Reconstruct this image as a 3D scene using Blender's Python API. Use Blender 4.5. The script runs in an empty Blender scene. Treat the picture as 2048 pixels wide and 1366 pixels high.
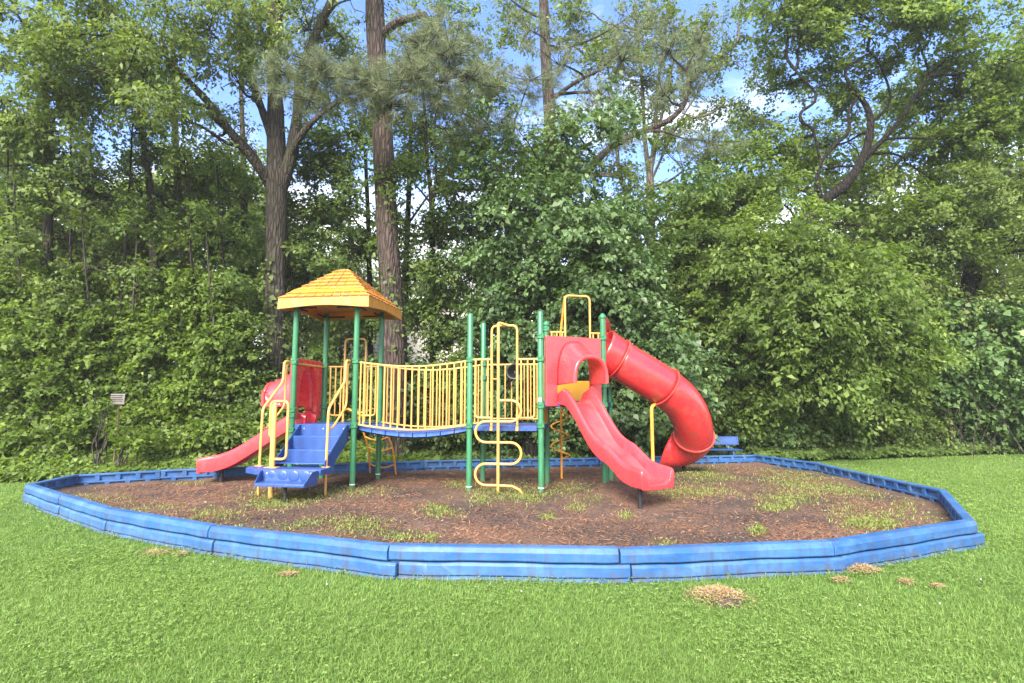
import bpy, bmesh, math, random
import numpy as np
from mathutils import Vector, Matrix, noise as mnoise

SC = bpy.context.scene
COL = SC.collection
rng = np.random.default_rng(7)
random.seed(7)
R = math.radians

# ---------------------------------------------------------------- camera measure
FPX, PITCH, CAMZ = 1127.0, R(6.08), 1.47

def ray(px, py):
    xc = (px - 1024) / FPX; yc = (683 - py) / FPX
    return xc, math.cos(PITCH) - yc * math.sin(PITCH), math.sin(PITCH) + yc * math.cos(PITCH)

def at(px, py, D):
    """world point at depth D metres that the survey photo shows at (px, py)"""
    x, y, z = ray(px, py); t = D / y
    return Vector((x * t, D, CAMZ + z * t))

def gr(px, py, z=0.0):
    x, y, w = ray(px, py); t = (z - CAMZ) / w
    return Vector((x * t, y * t, z))

def proj_np(P):
    z = P[:, 2] - CAMZ
    yc = -P[:, 1] * math.sin(PITCH) + z * math.cos(PITCH)
    d = P[:, 1] * math.cos(PITCH) + z * math.sin(PITCH)
    d = np.maximum(d, .1)
    return 1024 + FPX * P[:, 0] / d, 683 - FPX * yc / d

# ---------------------------------------------------------------- tagging
def tag(o, label=None, cat=None, group=None, kind=None):
    if label: o['label'] = label
    if cat: o['category'] = cat
    if group: o['group'] = group
    if kind: o['kind'] = kind
    return o

def thing(name, label, cat, loc=(0, 0, 0), group=None, rz=0.0):
    o = bpy.data.objects.new(name, None); COL.objects.link(o)
    o.location = loc; o.rotation_euler = (0, 0, rz); o.empty_display_size = .2
    return tag(o, label, cat, group)

def base_of(p):
    v = Vector((0, 0, 0))
    while p is not None:
        v += p.location; p = p.parent
    return v

def link_mesh(name, me, mat, parent=None):
    if mat is not None and not me.materials: me.materials.append(mat)
    o = bpy.data.objects.new(name, me); COL.objects.link(o)
    if parent is not None: o.parent = parent
    return o

def copy_tree(o, parent=None):
    c = o.copy(); COL.objects.link(c); c.parent = parent
    for ch in list(o.children): copy_tree(ch, c)
    return c

# ---------------------------------------------------------------- mesh builder
def fillet(pts, rad, n=5):
    pts = [Vector(p) for p in pts]; out = [pts[0]]
    for i in range(1, len(pts) - 1):
        a, b, c = pts[i - 1], pts[i], pts[i + 1]
        r = min(rad, (a - b).length * .49, (c - b).length * .49)
        p, q = b + (a - b).normalized() * r, b + (c - b).normalized() * r
        for k in range(n + 1):
            t = k / n
            out.append(p * (1 - t) ** 2 + b * 2 * t * (1 - t) + q * t * t)
    out.append(pts[-1]); return out

def catmull(pts, n=6):
    pts = [Vector(p) for p in pts]
    P = [pts[0] * 2 - pts[1]] + pts + [pts[-1] * 2 - pts[-2]]
    out = []
    for i in range(1, len(P) - 2):
        p0, p1, p2, p3 = P[i - 1:i + 3]
        for k in range(n):
            t = k / n
            out.append(.5 * ((2 * p1) + (p2 - p0) * t + (2 * p0 - 5 * p1 + 4 * p2 - p3) * t * t + (3 * p1 - p0 - 3 * p2 + p3) * t ** 3))
    out.append(pts[-1]); return out

def frames(pts):
    T = []
    for i in range(len(pts)):
        a = pts[max(i - 1, 0)]; b = pts[min(i + 1, len(pts) - 1)]
        d = (b - a); T.append(d.normalized() if d.length > 1e-9 else Vector((0, 0, 1)))
    n = T[0].orthogonal().normalized(); N = [n]
    for i in range(1, len(T)):
        n = n - T[i] * n.dot(T[i])
        n = n.normalized() if n.length > 1e-6 else T[i].orthogonal().normalized()
        N.append(n)
    return T, N

class MB:
    def __init__(s): s.v = []; s.f = []
    def add(s, vs, fs):
        o = len(s.v); s.v += [Vector(x) for x in vs]; s.f += [tuple(i + o for i in f) for f in fs]; return s
    def loft(s, rings, closed=True, caps=(True, True)):
        n = len(rings[0]); o = len(s.v)
        for r in rings: s.v += [Vector(p) for p in r]
        m = n if closed else n - 1
        for i in range(len(rings) - 1):
            for j in range(m):
                k = (j + 1) % n
                s.f.append((o + i * n + j, o + i * n + k, o + (i + 1) * n + k, o + (i + 1) * n + j))
        if caps[0]: s.f.append(tuple(o + j for j in reversed(range(n))))
        if caps[1]: s.f.append(tuple(o + (len(rings) - 1) * n + j for j in range(n)))
        return s
    def tube(s, pts, r, n=8, caps=True):
        pts = [Vector(p) for p in pts]
        T, N = frames(pts); rings = []
        for i, p in enumerate(pts):
            ri = r[i] if isinstance(r, (list, tuple)) else r
            B = T[i].cross(N[i])
            rings.append([p + (N[i] * math.cos(a) + B * math.sin(a)) * ri for a in [2 * math.pi * k / n for k in range(n)]])
        return s.loft(rings, True, (caps, caps))
    def box(s, c, size, X=None, Y=None, Z=None):
        c = Vector(c); X = Vector(X or (1, 0, 0)); Y = Vector(Y or (0, 1, 0)); Z = Vector(Z or (0, 0, 1))
        a, b, d = [q / 2 for q in size]
        vs = [c + X * (a * i) + Y * (b * j) + Z * (d * k) for k in (-1, 1) for (i, j) in ((-1, -1), (1, -1), (1, 1), (-1, 1))]
        return s.add(vs, [(3, 2, 1, 0), (4, 5, 6, 7), (0, 1, 5, 4), (1, 2, 6, 5), (2, 3, 7, 6), (3, 0, 4, 7)])
    def lathe(s, c, prof, n=16, axis=None):
        c = Vector(c); ax = Vector(axis or (0, 0, 1)).normalized(); X = ax.orthogonal().normalized(); Y = ax.cross(X)
        rings = [[c + ax * z + (X * math.cos(2 * math.pi * k / n) + Y * math.sin(2 * math.pi * k / n)) * max(r, 1e-4) for k in range(n)] for r, z in prof]
        return s.loft(rings)
    def prism(s, poly, thick):
        """poly: 3-D points in order, thick: vector"""
        t = Vector(thick); a = [Vector(p) for p in poly]
        return s.loft([a, [p + t for p in a]])
    def build(s, name, mat, parent=None, smooth=35, bevel=0.0, segs=2, origin=None):
        b = base_of(parent) if parent is not None else Vector(origin or (0, 0, 0))
        me = bpy.data.meshes.new(name)
        me.from_pydata([tuple(p - b) for p in s.v], [], s.f)
        bm = bmesh.new(); bm.from_mesh(me); bmesh.ops.recalc_face_normals(bm, faces=bm.faces); bm.to_mesh(me); bm.free()
        if smooth is not None:
            me.shade_smooth(); me.set_sharp_from_angle(angle=R(smooth))
        o = link_mesh(name, me, mat, parent)
        if parent is None: o.location = b
        if bevel:
            m = o.modifiers.new('bevel', 'BEVEL'); m.width = bevel; m.segments = segs; m.limit_method = 'ANGLE'; m.angle_limit = R(40)
        return o

def np_mesh(name, V, F, mat, parent=None, rnd=None, smooth=False, origin=(0, 0, 0)):
    """V (n,3), F (m,k) with one face size; rnd one value per face"""
    b = base_of(parent) if parent is not None else Vector(origin)
    V = V - np.array(b)[None, :]
    me = bpy.data.meshes.new(name); k = F.shape[1]
    me.vertices.add(len(V)); me.vertices.foreach_set('co', V.astype(np.float32).ravel())
    me.loops.add(F.size); me.loops.foreach_set('vertex_index', F.astype(np.int32).ravel())
    me.polygons.add(len(F)); me.polygons.foreach_set('loop_start', np.arange(0, F.size, k, dtype=np.int32))
    me.update(calc_edges=True)
    if rnd is not None:
        at_ = me.attributes.new('rnd', 'FLOAT', 'FACE'); at_.data.foreach_set('value', np.asarray(rnd, np.float32))
    if smooth: me.shade_smooth()
    o = link_mesh(name, me, mat, parent)
    if parent is None: o.location = b
    return o

# ---------------------------------------------------------------- materials
def nodes(name):
    m = bpy.data.materials.new(name); m.use_nodes = True
    nt = m.node_tree; nt.nodes.clear()
    return m, nt, (lambda t, **k: mk(nt, t, **k))

def mk(nt, t, inp=None, **k):
    n = nt.nodes.new(t)
    for a, b in k.items(): setattr(n, a, b)
    for a, b in (inp or {}).items():
        if isinstance(b, bpy.types.NodeSocket): nt.links.new(b, n.inputs[a])
        else: n.inputs[a].default_value = b
    return n

def ramp(nt, fac, stops, interp='LINEAR'):
    n = mk(nt, 'ShaderNodeValToRGB', inp={'Fac': fac}); n.color_ramp.interpolation = interp
    el = n.color_ramp.elements
    while len(el) < len(stops): el.new(.5)
    for e, (p, c) in zip(el, stops):
        e.position = p; e.color = (*c, 1) if len(c) == 3 else c
    return n.outputs['Color']

def mixc(nt, f, a, b, mode='MIX'):
    n = mk(nt, 'ShaderNodeMix', data_type='RGBA', blend_type=mode)
    for i, val in ((0, f), (6, a), (7, b)):
        if isinstance(val, bpy.types.NodeSocket): nt.links.new(val, n.inputs[i])
        else: n.inputs[i].default_value = val if i == 0 else ((*val, 1) if len(val) == 3 else val)
    return n.outputs[2]

def noise(nt, scale, detail=4, rough=.55, stretch=None, vec=None, dist=0.0):
    if vec is None:
        vec = mk(nt, 'ShaderNodeTexCoord').outputs['Object']
    if stretch:
        vec = mk(nt, 'ShaderNodeMapping', inp={'Vector': vec, 'Scale': stretch}).outputs[0]
    return mk(nt, 'ShaderNodeTexNoise', inp={'Vector': vec, 'Scale': scale, 'Detail': detail, 'Roughness': rough, 'Distortion': dist}).outputs['Fac']

def finish(nt, color, rough=.5, bump=None, bstr=.3, bdist=.01, spec=.5, coat=0.0, metallic=0.0, extra=None):
    p = mk(nt, 'ShaderNodeBsdfPrincipled', inp={'Specular IOR Level': spec, 'Coat Weight': coat, 'Metallic': metallic, 'Coat Roughness': .15})
    for key, val in (('Base Color', color), ('Roughness', rough)):
        if isinstance(val, bpy.types.NodeSocket): nt.links.new(val, p.inputs[key])
        else: p.inputs[key].default_value = (*val, 1) if key == 'Base Color' else val
    if bump is not None:
        b = mk(nt, 'ShaderNodeBump', inp={'Height': bump, 'Strength': bstr, 'Distance': bdist})
        nt.links.new(b.outputs[0], p.inputs['Normal'])
    out = mk(nt, 'ShaderNodeOutputMaterial')
    nt.links.new(p.outputs[0], out.inputs['Surface'])
    return p

def paint(name, col, rough=.4, var=.12, scale=6, dirt=None, damt=.5, dscale=7, stretch=None, bump=.15, bscale=60, spec=.5, coat=0.0, under=False, splash=False):
    m, nt, _ = nodes(name)
    n1 = noise(nt, scale, 5)
    lo = tuple(c * (1 - var) for c in col); hi = tuple(min(1, c * (1 + var)) for c in col)
    c = ramp(nt, n1, [(.3, lo), (.7, hi)])
    rr = ramp(nt, noise(nt, 11, 4), [(.3, (rough * .8,) * 3), (.75, (min(1, rough * 1.35),) * 3)])
    if dirt:
        d = noise(nt, dscale, 8, .68, stretch)
        f = ramp(nt, d, [(.62 - .22 * damt, (0, 0, 0)), (.84 - .15 * damt, (.85,) * 3)])
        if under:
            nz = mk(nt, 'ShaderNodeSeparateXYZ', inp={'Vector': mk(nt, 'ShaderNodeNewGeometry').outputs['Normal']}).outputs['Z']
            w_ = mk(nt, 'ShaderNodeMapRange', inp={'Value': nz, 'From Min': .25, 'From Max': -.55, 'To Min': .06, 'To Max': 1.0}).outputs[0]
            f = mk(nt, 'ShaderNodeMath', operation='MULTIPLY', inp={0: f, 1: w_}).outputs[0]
        c = mixc(nt, f, c, dirt)
    if splash:
        zz_ = mk(nt, 'ShaderNodeSeparateXYZ', inp={'Vector': mk(nt, 'ShaderNodeTexCoord').outputs['Object']}).outputs['Z']
        mud = mk(nt, 'ShaderNodeMapRange', inp={'Value': zz_, 'From Min': .30, 'From Max': .02, 'To Min': 0.0, 'To Max': .8}).outputs[0]
        mud = mk(nt, 'ShaderNodeMath', operation='MULTIPLY', inp={0: mud, 1: ramp(nt, noise(nt, 18, 6, .7), [(.38, (0, 0, 0)), (.66, (1, 1, 1))])}).outputs[0]
        c = mixc(nt, mud, c, (.11, .085, .06))
    finish(nt, c, rr, noise(nt, bscale, 3), bump, .004, spec, coat)
    return m

def leaf_mat(name, stops, trans=.42, rough=.5, spec=.28):
    m, nt, _ = nodes(name)
    a = mk(nt, 'ShaderNodeAttribute', attribute_name='rnd').outputs['Fac']
    c = ramp(nt, a, stops)
    p = mk(nt, 'ShaderNodeBsdfPrincipled', inp={'Base Color': c, 'Roughness': rough, 'Specular IOR Level': spec})
    tc = mixc(nt, 1.0, c, (1.5, 1.55, .6), 'MULTIPLY')
    t = mk(nt, 'ShaderNodeBsdfTranslucent', inp={'Color': tc})
    x = mk(nt, 'ShaderNodeMixShader', inp={'Fac': trans, 1: p.outputs[0], 2: t.outputs[0]})
    o = mk(nt, 'ShaderNodeOutputMaterial', inp={'Surface': x.outputs[0]})
    return m

def bark_mat(name, dark, light, scale=5, moss=None):
    m, nt, _ = nodes(name)
    n = noise(nt, scale, 8, .7, (3.2, 3.2, .55), dist=.6)
    v = mk(nt, 'ShaderNodeTexCoord').outputs['Object']
    v = mk(nt, 'ShaderNodeMapping', inp={'Vector': v, 'Scale': (9, 9, 1.6)}).outputs[0]
    vo = mk(nt, 'ShaderNodeTexVoronoi', inp={'Vector': v, 'Scale': 1.6, 'Randomness': 1.0}, feature='DISTANCE_TO_EDGE').outputs['Distance']
    cr = ramp(nt, vo, [(0, (0, 0, 0)), (.22, (1, 1, 1))])
    c = ramp(nt, n, [(.3, dark), (.72, light)])
    c = mixc(nt, .55, c, cr, 'MULTIPLY')
    if moss: c = mixc(nt, ramp(nt, noise(nt, 1.6, 6, .6), [(.5, (0, 0, 0)), (.68, (.7,) * 3)]), c, moss)
    h = mk(nt, 'ShaderNodeMath', operation='ADD', inp={0: n, 1: cr}).outputs[0]
    finish(nt, c, .9, h, .9, .03, .2)
    return m

M = {}
M['green'] = paint('green_post_paint', (.030, .165, .070), .33, .12, 4, (.10, .30, .17), .25, 9, (3, 3, .5), bump=.05, splash=True)
M['yellow'] = paint('yellow_rail_paint', (.66, .345, .085), .36, .08, 6, (.46, .22, .05), .32, 16, bump=.06, splash=True)
M['rust_yellow'] = paint('rusty_yellow_paint', (.72, .32, .04), .5, .1, 6, (.32, .11, .025), .55, 14, bump=.1)
M['red'] = paint('red_plastic', (.68, .042, .050), .27, .08, 2.5, (.62, .09, .08), .28, 2.6, bump=.03, spec=.5, coat=.25)
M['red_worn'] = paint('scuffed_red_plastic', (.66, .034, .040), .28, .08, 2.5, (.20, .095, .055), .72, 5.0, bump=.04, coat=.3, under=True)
M['seam'] = paint('dirty_red_flange', (.50, .04, .035), .45, .15, 8, (.28, .12, .08), .55, 10)
M['blue'] = paint('blue_coated_steel', (.022, .064, .225), .42, .14, 5, (.10, .17, .36), .3, 9, bump=.12)
M['plank'] = paint('worn_blue_plank', (.03, .11, .42), .45, .15, 5, (.17, .20, .27), .55, 8)
M['roof'] = paint('yellow_roof_plastic', (.53, .222, .030), .5, .20, 5, (.22, .165, .10), .85, 11, bump=.3, bscale=40)
M['fascia'] = paint('stained_yellow_plastic', (.56, .24, .028), .5, .1, 4, (.22, .16, .09), .8, 8, (1, 1, .45), bump=.25)
M['orange'] = paint('orange_underside', (.70, .22, .012), .5, .06, 3)
M['panel_y'] = paint('yellow_plastic_panel', (.72, .36, .03), .4, .08, 3, (.40, .16, .02), .2, 6)
M['black'] = paint('black_steel', (.012, .012, .014), .55, .2, 8, (.05, .045, .04), .3, 12)
M['blackp'] = paint('black_plastic', (.012, .012, .013), .35, .2, 8)
M['steel'] = paint('bolt_steel', (.30, .31, .33), .35, .1, 10)
M['white'] = paint('white_sticker', (.75, .75, .74), .5, .1, 20)
M['wood'] = paint('grey_sign_board', (.15, .14, .12), .8, .2, 10, (.16, .13, .10), .5, 12)
M['siding_trim'] = paint('white_trim', (.72, .71, .68), .6, .05, 3)
M['roofing'] = paint('grey_roof_shingle', (.30, .29, .29), .9, .15, 12)
M['window'] = paint('window_pane', (.04, .05, .06), .1, .2, 2)

def perforated():
    m, nt, _ = nodes('perforated_blue_steel')
    co = mk(nt, 'ShaderNodeTexCoord').outputs['Object']
    vo = mk(nt, 'ShaderNodeTexVoronoi', inp={'Vector': co, 'Scale': 30.0, 'Randomness': .10}).outputs['Distance']
    hole = ramp(nt, vo, [(.30, (1, 1, 1)), (.40, (0, 0, 0))])
    c = ramp(nt, noise(nt, 5, 4), [(.3, (.020, .062, .215)), (.7, (.028, .082, .275))])
    c = mixc(nt, mk(nt, 'ShaderNodeMath', operation='MULTIPLY', inp={0: hole, 1: .75}).outputs[0], c, (.008, .03, .13))
    finish(nt, c, .42, vo, .25, .006)
    return m
M['perf'] = perforated()

def timber():
    m, nt, _ = nodes('weathered_blue_plastic')
    base = ramp(nt, noise(nt, 1.1, 5), [(.3, (.013, .070, .215)), (.7, (.025, .105, .285))])
    fade = ramp(nt, noise(nt, 2.6, 8, .7, (1, 1, 2.2)), [(.42, (0, 0, 0)), (.66, (.8,) * 3)])
    c = mixc(nt, fade, base, (.065, .160, .325))
    st = ramp(nt, noise(nt, 14, 6, .7, (1, 1, .10)), [(.47, (0, 0, 0)), (.68, (.75,) * 3)])
    c = mixc(nt, st, c, (.045, .062, .10))
    sp = ramp(nt, noise(nt, 45, 5, .7), [(.60, (0, 0, 0)), (.75, (.5,) * 3)])
    c = mixc(nt, sp, c, (.05, .07, .10))
    zz_ = mk(nt, 'ShaderNodeSeparateXYZ', inp={'Vector': mk(nt, 'ShaderNodeTexCoord').outputs['Object']}).outputs['Z']
    mud = mk(nt, 'ShaderNodeMapRange', inp={'Value': zz_, 'From Min': .10, 'From Max': .0, 'To Min': 0.0, 'To Max': .9}).outputs[0]
    mud = mk(nt, 'ShaderNodeMath', operation='MULTIPLY', inp={0: mud, 1: ramp(nt, noise(nt, 9, 7, .7), [(.40, (0, 0, 0)), (.65, (1, 1, 1))])}).outputs[0]
    c = mixc(nt, mud, c, (.085, .075, .055))
    finish(nt, c, .5, noise(nt, 25, 5), .18, .006, .4)
    return m
M['timber'] = timber()

def siding():
    m, nt, _ = nodes('pale_lap_siding')
    co = mk(nt, 'ShaderNodeTexCoord').outputs['Object']
    w = mk(nt, 'ShaderNodeTexWave', wave_type='BANDS', bands_direction='Z', wave_profile='SAW', inp={'Vector': co, 'Scale': 1.6})
    c = ramp(nt, w.outputs['Fac'], [(0, (.62, .59, .52)), (.9, (.72, .69, .62)), (.97, (.40, .38, .34))])
    finish(nt, c, .7, w.outputs['Fac'], .5, .03)
    return m
M['siding'] = siding()

def lawn_mat():
    m, nt, _ = nodes('lawn_turf')
    a = noise(nt, .55, 6, .6); b = noise(nt, 9, 6, .7)
    c = ramp(nt, b, [(.3, (.070, .12, .026)), (.7, (.13, .20, .050))])
    c = mixc(nt, ramp(nt, a, [(.4, (0, 0, 0)), (.7, (.6,) * 3)]), c, (.10, .17, .03))
    finish(nt, c, .9, b, .6, .03, .15)
    return m
M['lawn'] = lawn_mat()

def mulch_mat():
    m, nt, _ = nodes('wood_mulch')
    a = noise(nt, .9, 6, .62); b = noise(nt, 34, 7, .75); g = noise(nt, 6, 6, .7, (2.4, 1, 1))
    c = ramp(nt, b, [(.28, (.048, .031, .025)), (.5, (.138, .088, .065)), (.72, (.27, .172, .118))])
    c = mixc(nt, ramp(nt, a, [(.44, (0, 0, 0)), (.58, (.95,) * 3)]), c, ramp(nt, b, [(.3, (.045, .036, .033)), (.7, (.105, .085, .074))]))
    c = mixc(nt, ramp(nt, g, [(.52, (0, 0, 0)), (.72, (.65,) * 3)]), c, (.17, .080, .040))
    finish(nt, c, .92, b, .9, .03, .15)
    return m
M['mulch'] = mulch_mat()

def floor_mat():
    m, nt, _ = nodes('forest_litter')
    b = noise(nt, 14, 7, .7)
    c = ramp(nt, b, [(.3, (.020, .017, .010)), (.7, (.075, .055, .032))])
    finish(nt, c, .95, b, .8, .05, .1)
    return m
M['floor'] = floor_mat()
M['soil'] = paint('dark_soil', (.045, .032, .024), .95, .4, 22, bump=.8, bscale=40)

G = lambda *s: list(s)
M['grass'] = leaf_mat('grass_blades', [(0, (.078, .138, .030)), (.5, (.164, .266, .060)), (.85, (.238, .332, .090)), (1, (.32, .33, .15))], .35, .55, .2)
M['weed'] = leaf_mat('weed_blades', [(0, (.10, .15, .03)), (.5, (.23, .29, .07)), (1, (.42, .40, .17))], .3, .55, .25)
M['cap'] = paint('dark_spike_cap', (.07, .075, .085), .6, .2, 10)
M['straw'] = leaf_mat('dry_straw', [(0, (.16, .10, .05)), (.5, (.36, .25, .13)), (1, (.52, .40, .23))], .15, .7, .2)
M['chips'] = leaf_mat('bark_chips', [(0, (.035, .024, .019)), (.45, (.11, .07, .05)), (.8, (.30, .13, .06)), (1, (.46, .32, .21))], .0, .85, .15)
M['leaf_mid'] = leaf_mat('mid_green_leaves', [(0, (0.055, 0.094, 0.022)), (.5, (0.110, 0.171, 0.041)), (.9, (0.170, 0.240, 0.067)), (1, (0.233, 0.292, 0.098))])
M['leaf_olive'] = leaf_mat('olive_leaves', [(0, (0.070, 0.105, 0.025)), (.5, (0.133, 0.187, 0.049)), (.85, (0.196, 0.260, 0.078)), (1, (0.329, 0.374, 0.176))])
M['leaf_dark'] = leaf_mat('dark_maple_leaves', [(0, (0.045, 0.088, 0.027)), (.5, (0.089, 0.152, 0.051)), (.9, (0.148, 0.228, 0.086)), (1, (0.233, 0.316, 0.147))], .3, .42, .4)
M['leaf_bright'] = leaf_mat('bright_vine_leaves', [(0, (0.064, 0.105, 0.016)), (.5, (0.122, 0.187, 0.031)), (.9, (0.191, 0.269, 0.049)), (1, (0.265, 0.339, 0.078))], .38)
M['leaf_blue'] = leaf_mat('pale_catalpa_leaves', [(0, (0.053, 0.103, 0.029)), (.5, (0.101, 0.175, 0.053)), (.9, (0.164, 0.252, 0.086)), (1, (0.233, 0.316, 0.127))], .3)
M['leaf_oak'] = leaf_mat('fresh_oak_leaves', [(0, (0.066, 0.108, 0.022)), (.5, (0.129, 0.193, 0.041)), (.9, (0.196, 0.271, 0.067)), (1, (0.265, 0.328, 0.098))], .45)
M['leaf_far'] = leaf_mat('far_leaves', [(0, (0.070, 0.108, 0.025)), (.5, (0.138, 0.193, 0.049)), (1, (0.244, 0.292, 0.088))], .45)
M['needle'] = leaf_mat('pine_needles', [(0, (.085, .110, .058)), (.5, (.150, .180, .100)), (1, (.25, .27, .16))], .2, .5, .3)
M['bark'] = bark_mat('grey_brown_bark', (.030, .025, .020), (.115, .098, .080), 5, (.075, .085, .045))
M['bark_pine'] = bark_mat('reddish_pine_bark', (.038, .028, .023), (.135, .100, .083), 4)
M['bark_dark'] = bark_mat('dark_wet_bark', (.010, .009, .008), (.040, .033, .028), 6)
M['bark_pale'] = bark_mat('pale_bark', (.10, .085, .062), (.27, .235, .175), 6, (.12, .13, .07))
M['vine'] = paint('dry_vine', (.15, .10, .07), .9, .3, 10)

# ---------------------------------------------------------------- foliage
def unit(a): return a / np.maximum(np.linalg.norm(a, axis=1, keepdims=True), 1e-9)

def leaf_arrays(P, N, A, L, W, fold=.22, droop=.15):
    N = unit(N); A = A - N * np.sum(A * N, axis=1, keepdims=True); A = unit(A); B = np.cross(N, A)
    L = L[:, None]; W = W[:, None]
    v0 = P; v1 = P + A * L * .42 + B * W * .5 + N * W * fold; v2 = P + A * L - N * L * droop; v3 = P + A * L * .42 - B * W * .5 + N * W * fold
    V = np.stack([v0, v1, v2, v3], 1).reshape(-1, 3)
    F = np.arange(len(V)).reshape(-1, 4)
    return V, F

def in_reach(P, m=520):
    x, y = proj_np(P)
    return (x > -m) & (x < 2048 + m) & (y > -m) & (y < 1700)

def cluster_points(centers, radii, per, flat=.55):
    """leaf positions around clump centres"""
    n = len(centers)
    idx = np.repeat(np.arange(n), per)
    g = rng.normal(0, .48, (len(idx), 3)); g[:, 2] *= flat
    P = centers[idx] + g * radii[idx][:, None]
    return P, idx

COVER = 2.1
class Crown:
    """collects leaves of one crown"""
    def __init__(s): s.V = []; s.F = []; s.R = []; s.n = 0
    def put(s, V, F, r):
        s.V.append(V); s.F.append(F + s.n); s.R.append(r); s.n += len(V)
    def blob(s, c, rad, cover=4, size=.10, clump=.5, per=46, flat=.5, aspect=.62, hang=.25, cut=True, soft=True, tw=None):
        """sprays of leaves on short twigs, scattered through the volume; returns twig roots"""
        c = np.array(c, float); rad = np.array(rad, float); clump = clump * .9
        n = max(4, int((cover * COVER + 2.2) * math.pi * max(rad[0], rad[1] * .8) * rad[2] / (1.2 * clump * clump) * .62))
        nl = max(5, n // 7); lump = rng.normal(0, .52, (nl, 3)) if soft else unit(rng.normal(0, 1, (nl, 3))) * rng.uniform(.45, .95, (nl, 1))
        li = rng.integers(0, nl, n)
        C = c + (lump[li] + rng.normal(0, .21, (n, 3))) * rad
        C = C[C[:, 2] > .1]
        if cut: C = C[in_reach(C)]
        if not len(C): return np.zeros((0, 3))
        rc = clump * rng.uniform(.55, 1.4, len(C)); out_c = unit((C - c) / rad + rng.normal(0, .35, C.shape))
        T = out_c * .8 + rng.normal(0, .55, C.shape); T[:, 2] = T[:, 2] * .5 - hang * .7; T = unit(T)
        pers = np.maximum(7, (per * (rc / clump) ** 1.3)).astype(int); idx = np.repeat(np.arange(len(C)), pers)
        u = rng.uniform(-.75, .8, len(idx)); g = rng.normal(0, .26, (len(idx), 3)); g[:, 2] *= flat * 1.3
        P = C[idx] + T[idx] * (u * rc[idx] * 1.15)[:, None] + g * (rc[idx] * (1 - .45 * np.maximum(u, 0)))[:, None]
        P[:, 2] -= hang * .35 * rc[idx] * np.maximum(u, 0) ** 2
        N = out_c[idx] * .40 + rng.normal(0, .50, P.shape); N[:, 2] += .75; N[:, 1] -= .18
        A = T[idx] * .7 + rng.normal(0, .6, P.shape); A[:, 2] -= hang
        L = size * np.clip(rng.lognormal(0, .30, len(P)), .45, 1.55) * rng.uniform(.8, 1.2, len(C))[idx]; W = L * aspect * rng.uniform(.75, 1.25, len(P))
        V, F = leaf_arrays(P, N, A, L, W)
        cl = rng.normal(.45, .17, len(C)) + rng.normal(0, .07)
        s.put(V, F, np.clip(cl[idx] + rng.normal(0, .16, len(P)), 0, 1))
        if tw is not None:
            for k in rng.permutation(len(C))[:min(60, len(C) // 3)]:
                a = Vector(C[k] - T[k] * rc[k] * 1.2); b = Vector(C[k] + T[k] * rc[k] * .8)
                m_ = a.lerp(b, .5) + Vector(rng.normal(0, .05, 3))
                tw.tube([a, m_, b], [.010, .007, .003], 3, False)
        return C
    def spray(s, P, N, A, size, aspect=.62, mu=.5):
        L = size * rng.lognormal(0, .25, len(P))
        V, F = leaf_arrays(P, N, A, L, L * aspect)
        s.put(V, F, np.clip(rng.normal(mu, .22, len(P)), 0, 1))
    def build(s, name, mat, parent=None):
        if not s.V: return None
        return np_mesh(name, np.concatenate(s.V), np.concatenate(s.F), mat, parent, np.concatenate(s.R))

def needles(C, size=.215, n=40, up=.25):
    """needle tufts at points C -> V,F(tri),rnd"""
    idx = np.repeat(np.arange(len(C)), n)
    D = rng.normal(0, 1, (len(idx), 3)); D[:, 2] += up; D = unit(D)
    tilt = unit(rng.normal(0, 1, (len(C), 3)) + np.array([0, -.4, .1]))
    D = unit(D + tilt[idx] * .55)
    L = size * rng.uniform(.75, 1.15, len(idx))
    S = unit(np.cross(D, rng.normal(0, 1, D.shape))) * .0036
    base = C[idx] + D * .015
    tip = C[idx] + D * L[:, None]; tip[:, 2] -= L * .14
    V = np.stack([base - S, base + S, tip], 1).reshape(-1, 3)
    r = np.clip(rng.normal(.5, .16, len(C))[idx] + rng.normal(0, .12, len(idx)), 0, 1)
    return V, np.arange(len(V)).reshape(-1, 3), r

def wig(a, b, amp, n=5):
    a, b = Vector(a), Vector(b); L = (b - a).length; out = []
    ph = [random.uniform(0, 6.28) for _ in range(6)]
    for i in range(n + 1):
        t = i / n; e = math.sin(math.pi * t)
        off = Vector((math.sin(4 * t + ph[0]) + .5 * math.sin(9 * t + ph[1]), math.sin(4 * t + ph[2]), .7 * math.sin(5 * t + ph[3])))
        out.append(a.lerp(b, t) + off * amp * L * e)
    return out

def limb_tube(mb, pts, n=9, rough=.08):
    """pts: list of (Vector, r)"""
    P = catmull([p for p, r in pts], 5)
    rs = []
    m = len(pts) - 1
    for i in range(len(P)):
        f = i / (len(P) - 1) * m; k = min(int(f), m - 1); t = f - k
        rs.append((pts[k][1] * (1 - t) + pts[k + 1][1] * t) * (1 + random.uniform(-rough, rough)))
    mb.tube(P, rs, n); return P

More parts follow.
